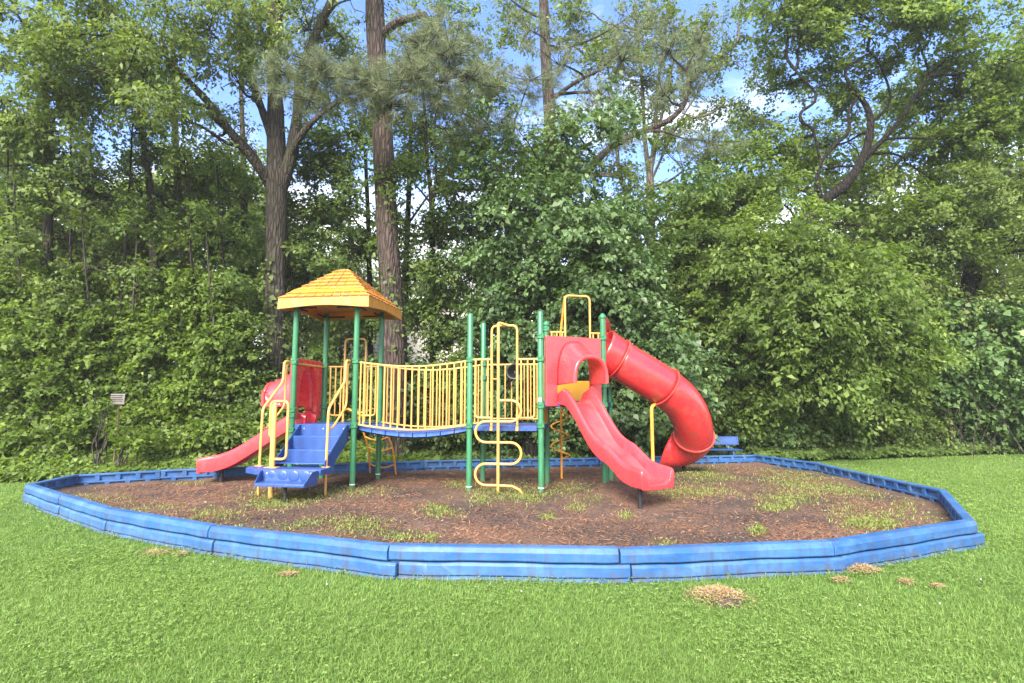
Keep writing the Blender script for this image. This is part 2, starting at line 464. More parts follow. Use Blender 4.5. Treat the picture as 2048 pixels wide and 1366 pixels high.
def tree(name, label, cat, trunk, limbs=(), blobs=(), bark='bark', leaf='leaf_mid', size=.10, clump=.5, per=46, group=None,
         aspect=.62, autolimb=True, ivy=None, twig=True, hang=.25, flat=.5, needle=None):
    """trunk/limbs: [(px,py,D,radius)], blobs: (px,py,D,rx_px,rz_px,ry_m,cover)"""
    tp = [(at(a, b, d), r) for a, b, d, r in trunk]
    g0 = tp[0][0]; root = thing(name, label, cat, (g0.x, g0.y, 0), group)
    first = tp[0]
    pts = [(Vector((g0.x, g0.y, -.05)), first[1] * 1.35), (Vector((g0.x, g0.y, .35)), first[1] * 1.08)] + [q for q in tp if q[0].z > .6]
    mb = MB(); spine = limb_tube(mb, pts, 14, .05)
    knots = [(p, .5) for p in spine if p.z > 1.5]
    for lb in limbs:
        lm = MB(); P = limb_tube(lm, [(at(a, b, d), r) for a, b, d, r in lb], 8); lm.build('limb', M[bark], root, 60)
        knots += [(p, .3) for p in P[2:]]
    cr = Crown()
    for bl in blobs:
        px, py, D, rx, rz, ry, cov = bl[:7]
        c = at(px, py, D); k = D / FPX
        lm = MB(); C = cr.blob(c, (rx * k, ry, rz * k), cov, size, clump, per, flat, aspect, hang, tw=lm)
        if autolimb and len(C):
            src = min(knots, key=lambda q: (q[0] - c).length + (2.0 if q[0].z > c.z else 0))[0] if knots else c
            if (src - c).length > .4:
                w = wig(src, c, .07); limb_tube(lm, [(p, .05 * (1 - .13 * i)) for i, p in enumerate(w)], 6)
                arms = w[3:]
            else: arms = [c]
            if twig:
                for j in rng.permutation(len(C))[:max(3, min(16, len(C) // 5))]:
                    q = Vector(C[j]); s = min(arms + [c], key=lambda a: (a - q).length)
                    w = wig(s, q, .09, 4); limb_tube(lm, [(p, .016 * (1 - .17 * i)) for i, p in enumerate(w)], 4)
        if lm.v: lm.build('twig_sprays', M[bark], root, 60)
    if ivy:
        lo, hi, dens, isz = ivy
        q = [p for p in spine if lo < p.z < hi]
        if q:
            k = rng.integers(0, len(q), dens)
            base = np.array([tuple(q[i]) for i in k]); base[:, 2] += rng.uniform(-.25, .25, dens)
            rad = first[1] * rng.uniform(.85, 1.6, dens); an = rng.uniform(0, 6.28, dens)
            out = np.stack([np.cos(an), np.sin(an), np.zeros(dens)], 1)
            keep = (np.sin(base[:, 2] * 2.1 + an * 1.3) + rng.normal(0, .5, dens)) > .1
            P = (base + out * rad[:, None])[keep]; out = out[keep]
            N = out + rng.normal(0, .45, P.shape); N[:, 2] += .5
            A = rng.normal(0, .7, P.shape); A[:, 2] -= .7
            cr.spray(P, N, A, isz, .75, .45)
    t = mb.build('trunk', M[bark], root, 60)
    cr.build('crown', M[leaf], root)
    if needle:
        NV = []; NF = []; NR = []; n0 = 0
        for px, py, D, rx, rz, ry, cnt in needle:
            c = at(px, py, D); k = D / FPX
            src = min(knots, key=lambda q: (q[0] - c).length)[0]
            Cn = np.array(c) + rng.normal(0, .5, (cnt, 3)) * np.array([rx * k, ry, rz * k])
            # tufts sit along thin shoots that run out of the main bough
            w = wig(src, c, .05, 6); tw = MB(); limb_tube(tw, [(p, .045 * (1 - .12 * i)) for i, p in enumerate(w)], 6)
            for j in range(0, cnt, 3):
                q = Vector(Cn[j]); s_ = min(w[2:], key=lambda a: (a - q).length)
                u_ = wig(s_, q, .06, 3); limb_tube(tw, [(p, .011 * (1 - .2 * i)) for i, p in enumerate(u_)], 4)
                for e in (1, 2):
                    if j + e < cnt: Cn[j + e] = np.array(s_.lerp(q, .55 + .2 * e)) + rng.normal(0, .10, 3)
            V, F, r = needles(Cn); NV.append(V); NF.append(F + n0); NR.append(r); n0 += len(V)
            tw.build('bough', M['bark_dark'], root, 60)
        np_mesh('needles', np.concatenate(NV), np.concatenate(NF), M['needle'], root, np.concatenate(NR))
    return root

def bush(name, label, cat, spots, leaf='leaf_mid', size=.085, clump=.32, per=40, group=None, aspect=.7, flat=.6, hang=.2, stems=7):
    """spots: blobs like in tree(); stems grow from the ground below"""
    c0 = at(*spots[0][:3]); root = thing(name, label, cat, (c0.x, c0.y, 0), group)
    cr = Crown(); sm = MB()
    for px, py, D, rx, rz, ry, cov in spots:
        c = at(px, py, D); k = D / FPX; rad = (rx * k, ry, rz * k)
        C = cr.blob(c, rad, cov, size, clump, per, flat, aspect, hang, soft=False, tw=sm)
        for i in range(stems):
            g = Vector((c.x + random.uniform(-.5, .5) * rad[0], c.y + random.uniform(-.4, .4) * ry, -.03))
            q = Vector(C[int(rng.integers(0, len(C)))]) if len(C) else c
            w = wig(g, q, .05, 4); limb_tube(sm, [(p, .02 * (1 - .18 * j)) for j, p in enumerate(w)], 5)
    cr.build('foliage', M[leaf], root); sm.build('stems', M['bark'], root, 60)
    return root
#==SPLIT==
# ================================================================ setting: lawn, mulch, litter
def edge_depth(x):
    return float(np.interp(x, [-30, -14, -9, -6, -2, 2, 6, 9, 17, 30], [9.6, 10.2, 10.7, 11.5, 12.9, 13.7, 14.3, 15.1, 17.4, 20]))

s_ = 300
lawn = MB().add([(-s_, -s_, 0), (s_, -s_, 0), (s_, s_, 0), (-s_, s_, 0)], [(0, 1, 2, 3)]).build('lawn', M['lawn'], smooth=None)
tag(lawn, kind='structure')
xs = np.linspace(-45, 45, 61)
fl = MB()
for i in range(60):
    a, b = xs[i], xs[i + 1]
    fl.add([(a, edge_depth(a) + .35, .006), (b, edge_depth(b) + .35, .006), (b, 70, .006), (a, 70, .006)], [(0, 1, 2, 3)])
tag(fl.build('forest_floor', M['floor'], smooth=None), kind='structure')

BORDER = [(-7.2, 8.49), (-5.9, 7.49), (-4.636, 6.545), (-2.965, 5.646), (-1.045, 4.885), (.885, 4.773), (2.798, 5.038), (4.771, 5.925),
          (5.983, 7.879), (6.03, 9.514), (6.15, 11.345), (5.604, 13.145), (3.74, 12.84), (1.875, 12.535), (.011, 12.231), (-1.84, 11.92),
          (-3.6, 11.33), (-4.95, 10.80), (-6.274, 10.273), (-7.362, 9.643)]
BP = np.array(BORDER)

def inside(P, poly=BP):
    x, y = P[:, 0], P[:, 1]; r = np.zeros(len(P), bool); n = len(poly)
    for i in range(n):
        x1, y1 = poly[i]; x2, y2 = poly[(i + 1) % n]
        c = ((y1 > y) != (y2 > y)) & (x < (x2 - x1) * (y - y1) / (y2 - y1 + 1e-12) + x1)
        r ^= c
    return r

def dist_edge(P):
    d = np.full(len(P), 1e9)
    for i in range(len(BP)):
        a = BP[i]; b = BP[(i + 1) % len(BP)]; e = b - a
        t = np.clip(((P - a) @ e) / (e @ e), 0, 1)
        d = np.minimum(d, np.linalg.norm(P - a - t[:, None] * e, axis=1))
    return d

MOUNDS = [(1.95, 7.45, .45, -.045), (-5.75, 10.25, .4, -.04), (-3.5, 8.2, .4, -.035), (1.55, 8.9, .5, .07), (2.9, 7.6, .7, .05), (-1.5, 7.2, 1.2, .03), (3.6, 10.8, .8, .05), (1.6, 9.6, .35, .08)]
def mulch_z(x, y):
    z = .048 + .035 * mnoise.noise((x * .9, y * .9, .3)) + .014 * mnoise.noise((x * 4, y * 4, 1.7))
    for a, b, r, h in MOUNDS: z += h * math.exp(-((x - a) ** 2 + (y - b) ** 2) / (r * r))
    return max(z, .010 + .15 * z)
cen = np.array((-.2, 8.9)); per = []
for i in range(len(BP)):
    a, b = BP[i], BP[(i + 1) % len(BP)]
    for k in range(9): per.append(a + (b - a) * k / 9)
per = np.array(per); K = 60; V = [(*cen, mulch_z(*cen))]; F3 = []
for r in range(1, K + 1):
    for p in per:
        q = cen + (p - cen) * (r / K) * .988
        V.append((q[0], q[1], mulch_z(*q) + .045 * max(0, (r / K - .93) / .07)))
n = len(per)
mb = MB(); mb.v = [Vector(v) for v in V]
for j in range(n): mb.f.append((0, 1 + j, 1 + (j + 1) % n))
for r in range(K - 1):
    for j in range(n):
        k = (j + 1) % n
        mb.f.append((1 + r * n + j, 1 + (r + 1) * n + j, 1 + (r + 1) * n + k, 1 + r * n + k))
tag(mb.build('mulch_bed', M['mulch'], smooth=180), kind='structure')

def vnoise(P, f, seed=0.0):
    """cheap smooth variation"""
    r = np.zeros(len(P)); g = np.random.default_rng(int(seed * 10) + 3)
    for k in range(7):
        a = g.uniform(0, 6.28); fr = f * g.uniform(.6, 1.8); ph = g.uniform(0, 6.28)
        r += np.sin((P[:, 0] * math.cos(a) + P[:, 1] * math.sin(a)) * fr + ph + 1.2 * np.sin(P[:, 1] * fr * .7 + ph * 2))
    return r / 7
# bark chips and pine straw lying on the bed
def ngrid(P, f):
    return np.array([mnoise.noise((p[0] * f, p[1] * f, 3.1)) for p in P])
NCH = 120000
D_ = np.sqrt(rng.uniform(0, 1, NCH * 2)) ; Pc = np.stack([rng.uniform(-7.4, 6.3, NCH * 2), 4.7 + 8.6 * rng.random(NCH * 2) ** 1.5], 1)
ok = inside(Pc, cen + (BP - cen) * .975); Pc = Pc[ok][:NCH]
dens = ngrid(Pc, .7) * .6 + ngrid(Pc, 2.3) * .4 + rng.normal(0, .22, len(Pc)); Pc = Pc[dens > -.12]
zc = np.array([mulch_z(*p) for p in Pc]) + rng.uniform(.002, .018, len(Pc))
straw = rng.random(len(Pc)) < np.clip(.34 + .9 * vnoise(Pc, 1.1, 21) + .4 * vnoise(Pc, 3.4, 22), .05, .85)
L = np.where(straw, rng.uniform(.03, .10, len(Pc)), rng.uniform(.008, .032, len(Pc)))
W = np.where(straw, .0032, rng.uniform(.004, .011, len(Pc)))
an = rng.uniform(0, 6.28, len(Pc)); tl = rng.normal(0, .22, len(Pc))
A = np.stack([np.cos(an), np.sin(an), tl], 1); B = np.stack([-np.sin(an), np.cos(an), rng.normal(0, .3, len(Pc))], 1)
P3 = np.column_stack([Pc, zc])
Vc = np.stack([P3 - A * L[:, None] / 2 - B * W[:, None] / 2, P3 + A * L[:, None] / 2 - B * W[:, None] / 2, P3 + A * L[:, None] / 2 + B * W[:, None] / 2, P3 - A * L[:, None] / 2 + B * W[:, None] / 2], 1).reshape(-1, 3)
rc = np.where(straw, rng.normal(.78, .10, len(Pc)), rng.normal(.38, .22, len(Pc)))
tag(np_mesh('mulch_chips', Vc, np.arange(len(Vc)).reshape(-1, 4), M['chips'], None, np.clip(rc, 0, .97)), kind='stuff')

# ---------------------------------------------------------------- grass blades
def blades(P, z, h, w, lean, name, mat, rnd):
    n = len(P); an = rng.uniform(0, 6.28, n); d = np.stack([np.cos(an), np.sin(an), np.zeros(n)], 1)
    side = np.stack([-np.sin(an + rng.normal(0, .6, n)), np.cos(an), np.zeros(n)], 1) * (w / 2)[:, None]
    b = np.column_stack([P, z]); up = np.array([0, 0, 1.0])
    m = b + up * (h * .55)[:, None] + d * (lean * h * .28)[:, None]
    t = b + up * (h * np.clip(1 - lean * .35, .3, 1))[:, None] + d * (lean * h * .95)[:, None]
    V = np.stack([b - side, b + side, m + side * .8, m - side * .8, t], 1).reshape(-1, 3)
    i = np.arange(n)[:, None] * 5
    q = np.concatenate([i + [0, 1, 2, 3]], 1)
    tr = np.concatenate([i + [3, 2, 4, 4]], 1)
    F = np.empty((2 * n, 4), int); F[0::2] = q; F[1::2] = tr
    # triangles stored as their own mesh polygons
    me = bpy.data.meshes.new(name)
    me.vertices.add(len(V)); me.vertices.foreach_set('co', V.astype(np.float32).ravel())
    loops = np.concatenate([i + [0, 1, 2, 3], i + [3, 2, 4]], 1).astype(np.int32)
    me.loops.add(loops.size); me.loops.foreach_set('vertex_index', loops.ravel())
    st = (np.arange(n)[:, None] * 7 + np.array([0, 4])).astype(np.int32).ravel()
    me.polygons.add(2 * n); me.polygons.foreach_set('loop_start', st)
    me.update(calc_edges=True)
    a = me.attributes.new('rnd', 'FLOAT', 'FACE'); a.data.foreach_set('value', np.repeat(rnd, 2).astype(np.float32))
    o = link_mesh(name, me, mat); return tag(o, kind='stuff')

def lawn_points(n, dmin, dmax, pw):
    d = dmin * (dmax / dmin) ** (rng.random(n) ** pw)
    x = rng.uniform(-1, 1, n) * (d * 1.28 + 1.6)
    P = np.stack([x, d], 1)
    keep = ~inside(P) & (dist_edge(P) > .035)
    P = P[keep]
    e = np.interp(P[:, 0], xs, [edge_depth(a) for a in xs])
    return P[P[:, 1] < e + .25]
P = lawn_points(560000, 2.9, 18, 1.15)
Dp = P[:, 1]
patch = vnoise(P, 2.0, 1); fine = vnoise(P, 9.0, 2)
h = np.clip(.036 + .013 * patch + .010 * fine + rng.normal(0, .010, len(P)), .015, .12) * np.where(Dp > 7, 1.0, 1)
edge = np.clip(1 - dist_edge(P) / .16, 0, 1); h = h * (1 + .75 * edge * (rng.random(len(P)) > .45))
w = np.clip(.0026 + .00050 * Dp, .003, .014) * rng.uniform(.7, 1.3, len(P))
blades(P, np.zeros(len(P)), h, w, rng.uniform(.35, 1.7, len(P)), 'grass', M['grass'], np.clip(    .47 + .15 * patch + .12 * fine + .20 * vnoise(P, .8, 31) + rng.normal(0, .14, len(P)), 0, .96) + (rng.random(len(P)) < .03) * .5)
# clover leaves between the blades
Pq = lawn_points(120000, 2.9, 12, 1.1); pq = vnoise(Pq, 1.4, 5) + .6 * vnoise(Pq, 4, 6); Pq = Pq[pq + rng.normal(0, .25, len(pq)) > .12]
base = np.column_stack([Pq, rng.uniform(.025, .055, len(Pq))])
P3 = np.repeat(base, 3, 0); an = np.repeat(rng.uniform(0, 6.28, len(base)), 3) + np.tile([0, 2.094, 4.189], len(base))
A = np.stack([np.cos(an), np.sin(an), np.full(len(an), .12)], 1); N = rng.normal(0, .22, P3.shape); N[:, 2] += 1
Lc = np.repeat(rng.uniform(.009, .019, len(base)), 3) * np.clip(P3[:, 1] / 5, .9, 1.6)
Vq, Fq = leaf_arrays(P3, N, A, Lc, Lc * .9, .1, .1)
tag(np_mesh('clover', Vq, Fq, M['grass'], None, np.clip(np.repeat(rng.normal(.57, .17, len(base)), 3), 0, .93)), kind='stuff')
# small white clover heads
cb = MB()
for px, py in [(1880, 1222), (1720, 1225), (1042, 1197), (652, 1182), (425, 1135), (1962, 1172)]:
    g = gr(px, py); 
    cb.lathe(g + Vector((.004, .002, .048)), [(0, -.003), (.004, .0), (.005, .003), (.004, .007), (0, .009)], 8)
tag(cb.build('clover_blossoms', M['white']), kind='stuff')

# weeds that have come up through the mulch: (px, py, rx_px, ry_px, amount)
WEEDS = [(545, 1002, 45, 14, 900), (600, 996, 60, 9, 500), (700, 985, 60, 8, 420), (430, 1035, 45, 10, 320), (720, 1062, 45, 12, 420), (640, 1052, 60, 8, 160), (800, 1081, 28, 6, 160),
         (858, 1083, 12, 7, 90), (880, 1036, 32, 7, 240), (868, 1022, 22, 5, 120), (960, 1010, 16, 5, 80), (1000, 990, 55, 14, 800), (1062, 1000, 35, 10, 420), (1040, 975, 90, 14, 520), (915, 972, 20, 7, 150),
         (1150, 1020, 14, 5, 90), (1095, 1036, 13, 5, 80), (1130, 985, 40, 10, 260), (1252, 1031, 11, 5, 90), (1400, 957, 38, 10, 520), (1440, 962, 30, 5, 180), (1360, 990, 50, 12, 420), (1420, 985, 40, 10, 240),
         (1560, 960, 45, 7, 300), (1620, 975, 70, 14, 800), (1720, 985, 60, 12, 620), (1580, 1000, 50, 9, 420), (1540, 1023, 22, 6, 160), (1575, 1018, 14, 5, 90), (1660, 955, 60, 8, 300),
         (1516, 1067, 12, 6, 120), (1725, 1050, 30, 11, 360), (1770, 1052, 22, 8, 160), (1800, 1030, 40, 12, 160), (1890, 1038, 30, 8, 220), (1700, 1025, 40, 12, 150), (190, 1000, 60, 10, 260), (300, 1018, 50, 8, 160),
         (380, 968, 45, 5, 160), (1560, 940, 45, 8, 300), (1620, 945, 30, 7, 200), (1820, 1008, 30, 10, 150), (1330, 1095, 18, 4, 60), (1395, 935, 45, 7, 260), (1180, 1005, 30, 8, 130), (470, 1062, 40, 7, 120), (590, 1058, 40, 5, 100)]
WP = []; 
for px, py, rx, ry, n_ in WEEDS:
    for k in range(int(n_ * (1.9 if px > 1340 else 1.3))):
        a, b = random.gauss(0, .75), random.gauss(0, .75)
        WP.append(gr(px + rx * a, py + ry * b, .03)[:2])
WP = np.array(WP); WP = WP[inside(WP, cen + (BP - cen) * .985)]
zw = np.array([mulch_z(*p) for p in WP])
blades(WP, zw, rng.uniform(.015, .065, len(WP)), rng.uniform(.005, .010, len(WP)), rng.uniform(.6, 1.9, len(WP)), 'weeds', M['weed'], np.clip(rng.normal(.5, .2, len(WP)), 0, 1))
# broad-leaved seedlings among them
k = rng.integers(0, len(WP), 2600); P3 = np.column_stack([WP[k] + rng.normal(0, .05, (2600, 2)), zw[k] + rng.uniform(.015, .06, 2600)])
N = rng.normal(0, .4, P3.shape); N[:, 2] += 1
Vq, Fq = leaf_arrays(P3, N, rng.normal(0, 1, P3.shape), rng.uniform(.02, .045, 2600), rng.uniform(.012, .025, 2600))
tag(np_mesh('weed_seedlings', Vq, Fq, M['weed'], None, np.clip(rng.normal(.38, .18, 2600), 0, 1)), kind='stuff')

# clumps of dried grass cuttings on the lawn
for px, py, wd, hh, lab, soil in [(1437, 1200, .30, .07, 'largest clump of dried grass cuttings, with dark soil, on the near lawn', True),
        (1728, 1146, .17, .05, 'tan clump of dried grass close to the border joint at the right', False),
        (1681, 1167, .10, .035, 'small tan dried grass clump just left of the larger one near the border', False),
        (1812, 1170, .09, .02, 'thin flat scrap of dried grass on the lawn right of two tan clumps', False),
        (1876, 1178, .07, .018, 'tiny dried grass scrap farthest right on the near lawn', False),
        (312, 1110, .20, .015, 'long flat streak of dried grass on the lawn outside the left border', False),
        (362, 1112, .11, .014, 'short flat dried grass streak right of the long one outside the left border', False),
        (577, 1153, .12, .015, 'faint dried grass scrap below the blue border, nearest the left front joint', False)]:
    g = gr(px, py); rt = thing('dried_grass_clump', lab, 'grass clump', g, 'dried grass left on the lawn')
    wd *= .8; hh *= .75; nn = int(3600 * wd / .3) if hh > .03 else int(700 * wd / .2)
    q = rng.normal(0, .42, (nn, 2)) * np.array([wd, wd * .75]); zz = np.maximum(0, hh * np.exp(-((q / wd) ** 2).sum(1) * 2.2) * (1 + .4 * vnoise(q, 30))) + rng.uniform(0, .012, nn) + .018
    b = np.column_stack([q, zz]) + np.array(g); a = rng.normal(0, 1, (nn, 3)); a[:, 2] *= .18; nv = rng.normal(0, .5, (nn, 3)); nv[:, 2] += 1
    Vs, Fs = leaf_arrays(b, nv, a, rng.uniform(.012, .05, nn), np.full(nn, .004), .1, .1)
    np_mesh('dry_grass', Vs, Fs, M['straw'], rt, np.clip(rng.normal(.55, .22, nn), 0, 1))
    if soil:
        sm = MB(); prof = [(.12, -.01), (.11, .02), (.07, .045), (0, .055)]
        rings = []
        for r_, z_ in prof:
            rings.append([g + Vector((.02 + r_ * math.cos(t) * (1 + .25 * math.sin(3 * t + 1)), -.11 + r_ * .7 * math.sin(t) * (1 + .2 * math.sin(5 * t)), z_)) for t in [6.283 * k / 18 for k in range(18)]])
        sm.loft(rings).build('soil', M['soil'], rt, 60)

# ================================================================ blue plastic border sections
ORD = ['first', 'second', 'third', 'fourth', 'fifth', 'sixth', 'seventh', 'eighth']
def border_label(i):
    if i == 0: return 'short blue border section that starts at the left corner, facing the lawn'
    if i < 7: return ['', 'second blue border section along the front, counted from the left corner', 'third blue border section along the front, under the steps side of the bed',
                      'fourth blue border section along the front, left of the middle one', 'middle blue border section at the front, nearest the camera',
                      'blue border section at the front right of the middle one, streaked with dirt', 'streaked blue border section at the front ending at the right corner'][i]
    if i == 7: return 'blue border section running back from the right corner, inner slots in view'
    if i < 11: return ['', 'blue border section along the right side, second back from the right corner', 'blue border section along the right side, third back from the right corner',
                       'blue border section along the right side that meets the rear corner'][i - 7]
    return ['blue border section at the rear just in front of the bench', 'blue border section at the rear behind the yellow coil pole', 'blue border section at the rear behind the snaking climber',
            'blue border section at the rear behind the bridge', 'blue border section at the rear behind the yellow rung ladder', 'blue border section at the rear left behind the steps',
            'blue border section at the rear behind the end of the open red slide', 'slotted blue border section second from the left corner at the rear', 'short slotted blue border section at the rear touching the left corner'][i - 11]

def border_unit(i):
    a = Vector((*BORDER[i], 0)); b = Vector((*BORDER[(i + 1) % len(BORDER)], 0)); L = (b - a).length
    d = (b - a) / L; o = Vector((d.y, -d.x, 0)); Z = Vector((0, 0, 1))
    nxt = Vector((*BORDER[(i + 2) % len(BORDER)], 0)) - b
    prv = a - Vector((*BORDER[i - 1], 0))
    s1 = .09 if nxt.normalized().dot(d) > .8 else 0.0; s0 = .09 if prv.normalized().dot(d) > .8 else 0.0
    root = thing('border_section', border_label(i), 'border', a, 'blue plastic border sections')
    root.rotation_euler = (0, 0, 0)
    tilt = random.uniform(-.006, .006); tz = random.uniform(-.006, .006)
    Pt = lambda s, w, z: a + d * s + o * (w + tilt) + Z * (z + tz)
    mb = MB(); ns = 16; wv = [random.uniform(0, 6.28) for _ in range(3)]
    def lf(sa, sb, prof, cap=.012):
        rings = []
        for k in range(ns + 1):
            s = sa + (sb - sa) * k / ns
            wob = .0035 * math.sin(s * 5 + wv[0]) + .002 * math.sin(s * 13 + wv[1])
            sh = cap if k in (0, ns) else 0
            rings.append([Pt(s, w + (-sh if w > -.03 else 0), z + (wob if g else 0)) for w, z, g in prof])
        # round the ends a little
        e0 = [p + d * -.006 for p in rings[0]]; rings[0] = [p for p in rings[0]]
        mb.loft(rings)
    lf(.009, L - .009, [(-.045, .146, 1), (-.004, .146, 1), (.004, .155, 1), (.004, .218, 0), (-.018, .252, 0), (-.030, .260, 0), (-.108, .262, 0), (-.118, .254, 0), (-.118, .228, 0), (-.045, .226, 0)])
    lf(s0 + .009, L + s1 - .009, [(-.045, .030, 1), (.006, .030, 1), (.014, .038, 1), (.012, .112, 0), (-.004, .134, 1), (-.045, .134, 1)])
    lf(s0 + .008, L + s1 - .012, [(-.085, -.04, 0), (.026, -.04, 0), (.024, .012, 1), (.006, .026, 1), (-.085, .026, 1)])
    mb.box(Pt(L / 2, -.0625, .128), (L - .05, .037, .19), d, o, Z)          # core web
    for z in (.127,): mb.box(Pt(L / 2, -.098, z), (L - .02, .036, .030), d, o, Z)
    nrib = max(2, round(L / .33))
    for k in range(nrib + 1):
        s = .05 + (L - .1) * k / nrib
        mb.box(Pt(s, -.0985, .1845), (.07, .035, .084), d, o, Z)
        if k < nrib: mb.box(Pt(s + (L - .1) / nrib * .5, -.0985, .069), (.07, .035, .085), d, o, Z)
    mb.build('panel', M['timber'], root, 22, .004, 2)
    for f in (.07,) if i % 2 else (L * .6,):
        sp = MB().lathe(Pt(f, -.07, .258), [(.017, 0), (.017, .005), (.010, .010), (0, .011)], 12)
        sp.build('spike_cap', M['cap'], root, 40)
for i in range(len(BORDER)): border_unit(i)
#==SPLIT==
# ================================================================ play structure
th = R(-8.3); U = Vector((math.cos(th), math.sin(th), 0)); Vv = Vector((-U.y, U.x, 0)); Z = Vector((0, 0, 1))
E0 = Vector((-.688, 9.22, 0)); S1, BR, SL, SD = 1.16, 1.97, 1.11, 1.12
A_ = E0 - U * BR; B_ = A_ + Vv * SD; C_ = A_ - U * SL; D_ = C_ + Vv * SD
F_ = E0 + Vv * SD; G_ = E0 + U * S1; H_ = G_ + Vv * SD
I_ = Vector((1.55, 9.55, 0)); J_ = Vector((1.80, 10.45, 0))
DK, DK2 = 1.09, 1.47
PS = thing('play_structure', 'yellow, green, red and blue playground climbing frame with roofed tower, bridge and slides', 'play structure', (0, 9.8, 0))
PR = .047

def post(p, top, collars=(), cap='dome', r=PR, sticker=None, bottom=-.06, grey=False):
    mb = MB()
    prof = [(r, bottom), (r, top - .03)] + ([(r * .85, top - .012), (r * .5, top)] if cap == 'dome' else [(r, top)])
    mb.lathe(p, prof, 20)
    o = mb.build('post', M['green'], PS, 40)
    for z in collars:
        c = MB().lathe(p + Z * z, [(r + .002, -.046), (r + .019, -.038), (r + .019, -.014), (r + .011, -.007), (r + .011, .007), (r + .019, .014), (r + .019, .038), (r + .002, .046)], 20)
        c.box(p + Z * z + Vector((.03, -.04, 0)), (.035, .04, .035)); c.build('collar', M['green'], o, 30)
    if cap == 'ball':
        MB().lathe(p + Z * (top - .035), [(r + .012, -.02), (r + .016, 0), (r + .012, .02), (r, .035), (r * .6, .06), (0, .07)], 20).build('cap', M['green'], o, 50)
    if sticker is not None:
        MB().lathe(p + Z * sticker, [(r + .002, -.007), (r + .002, .007)], 20).build('sticker', M['white'], o, 50)
    return o
rail = 2.15
post(A_, 3.16, (rail, DK - .02), 'flat', sticker=.11); post(B_, 3.16, (rail, DK - .02), 'flat', sticker=.14)
post(C_, 3.16, (rail, 1.33, 1.24, DK - .10), 'flat'); post(D_, 3.16, (rail, 1.38, DK - .02), 'flat')
post(E0, 2.92, (rail, DK - .01), sticker=.12); post(F_, 2.92, (rail, 1.9, DK - .02))
gp = post(G_, 2.93, (2.52, rail, 1.40, DK), sticker=.12); post(H_, 2.90, (2.78, 1.45, DK), 'ball')
st = MB().box(G_ + Vector((-.015, -.050, 1.50)), (.04, .004, .06)); st.build('label_sticker', M['white'], gp)
post(I_, 2.94, (2.55, 1.74, 1.42, .10), 'ball'); post(J_, 1.74, (1.42,), 'flat')

# decks
def deck(poly, z, name='deck', th_=.075):
    mb = MB().prism([Vector((p.x, p.y, z - th_)) for p in poly], Z * th_)
    o = mb.build(name, M['perf'], PS, 30, .006)
    for i in range(len(poly)):
        a, b = poly[i], poly[(i + 1) % len(poly)]; m = (a + b) / 2; d = (b - a).normalized(); nn = Vector((d.y, -d.x, 0))
        bb = MB().box(m + nn * .014 + Z * (z - .045), ((b - a).length - .13, .022, .085), d, nn, Z)
        for k in (-1, 1): bb.lathe(m + nn * .026 + d * k * .35 + Z * (z - .045), [(.016, 0), (.013, .006), (0, .007)], 10, nn)
        bb.build('edge_beam', M['blue'], o, 30, .004)
    return o
deck([A_, B_, D_, C_], DK); deck([E0, G_, H_, F_], DK); deck([G_, I_, J_, H_], DK2)

# roof: hip roof of moulded shingles
rc = (A_ + D_) / 2 + U * .055 - Vv * .02; hw, zb, zt, zf = .80, 3.205, 3.86, 3.03
def rp(a, b, z): return rc + U * a + Vv * b + Z * z
rf = MB(); tw = .075
rf.loft([[rp(-hw, -hw, zb), rp(hw, -hw, zb), rp(hw, hw, zb), rp(-hw, hw, zb)], [rp(-tw, -tw * .6, zt), rp(tw, -tw * .6, zt), rp(tw, tw * .6, zt), rp(-tw, tw * .6, zt)]], True, (True, True))
roof = rf.build('roof', M['roof'], PS, 20)
sh = MB(); rows = 8
for face in range(4):
    q = [(-1, -1), (1, -1), (1, 1), (-1, 1)]; c0, c1 = q[face], q[(face + 1) % 4]
    tt = [(-tw, -tw * .6), (tw, -tw * .6), (tw, tw * .6), (-tw, tw * .6)]; t0, t1 = tt[face], tt[(face + 1) % 4]
    b0, b1 = rp(c0[0] * hw, c0[1] * hw, zb), rp(c1[0] * hw, c1[1] * hw, zb); u0, u1 = rp(*t0, zt), rp(*t1, zt)
    nrm = (b1 - b0).cross(u0 - b0).normalized()
    if nrm.z < 0: nrm = -nrm
    for r_ in range(rows):
        f0, f1 = r_ / rows, (r_ + 1.12) / rows; f1 = min(f1, 1)
        l0, l1 = b0.lerp(u0, f0), b1.lerp(u1, f0); m0, m1 = b0.lerp(u0, f1), b1.lerp(u1, f1)
        wlen = (l1 - l0).length; nsh = max(2, round(wlen / .165)); off = .5 if r_ % 2 else 0
        cuts = [0] + [(k + off) / nsh for k in range(0 if off else 1, nsh) if 0.02 < (k + off) / nsh < .98] + [1]
        for k in range(len(cuts) - 1):
            g = .011 / wlen; a, b = cuts[k] + (g if k else 0), cuts[k + 1] - (g if k < len(cuts) - 2 else 0)
            t_ = .034 + random.uniform(-.003, .003); t2 = .005
            lo = [l0.lerp(l1, a), l0.lerp(l1, b), m0.lerp(m1, b), m0.lerp(m1, a)]
            hi = [lo[0] + nrm * t_, lo[1] + nrm * t_, lo[2] + nrm * t2, lo[3] + nrm * t2]
            sh.add(lo + hi, [(3, 2, 1, 0), (4, 5, 6, 7), (0, 1, 5, 4), (1, 2, 6, 5), (2, 3, 7, 6), (3, 0, 4, 7)])
sh.build('shingles', M['roof'], roof, 30)
fa = MB()
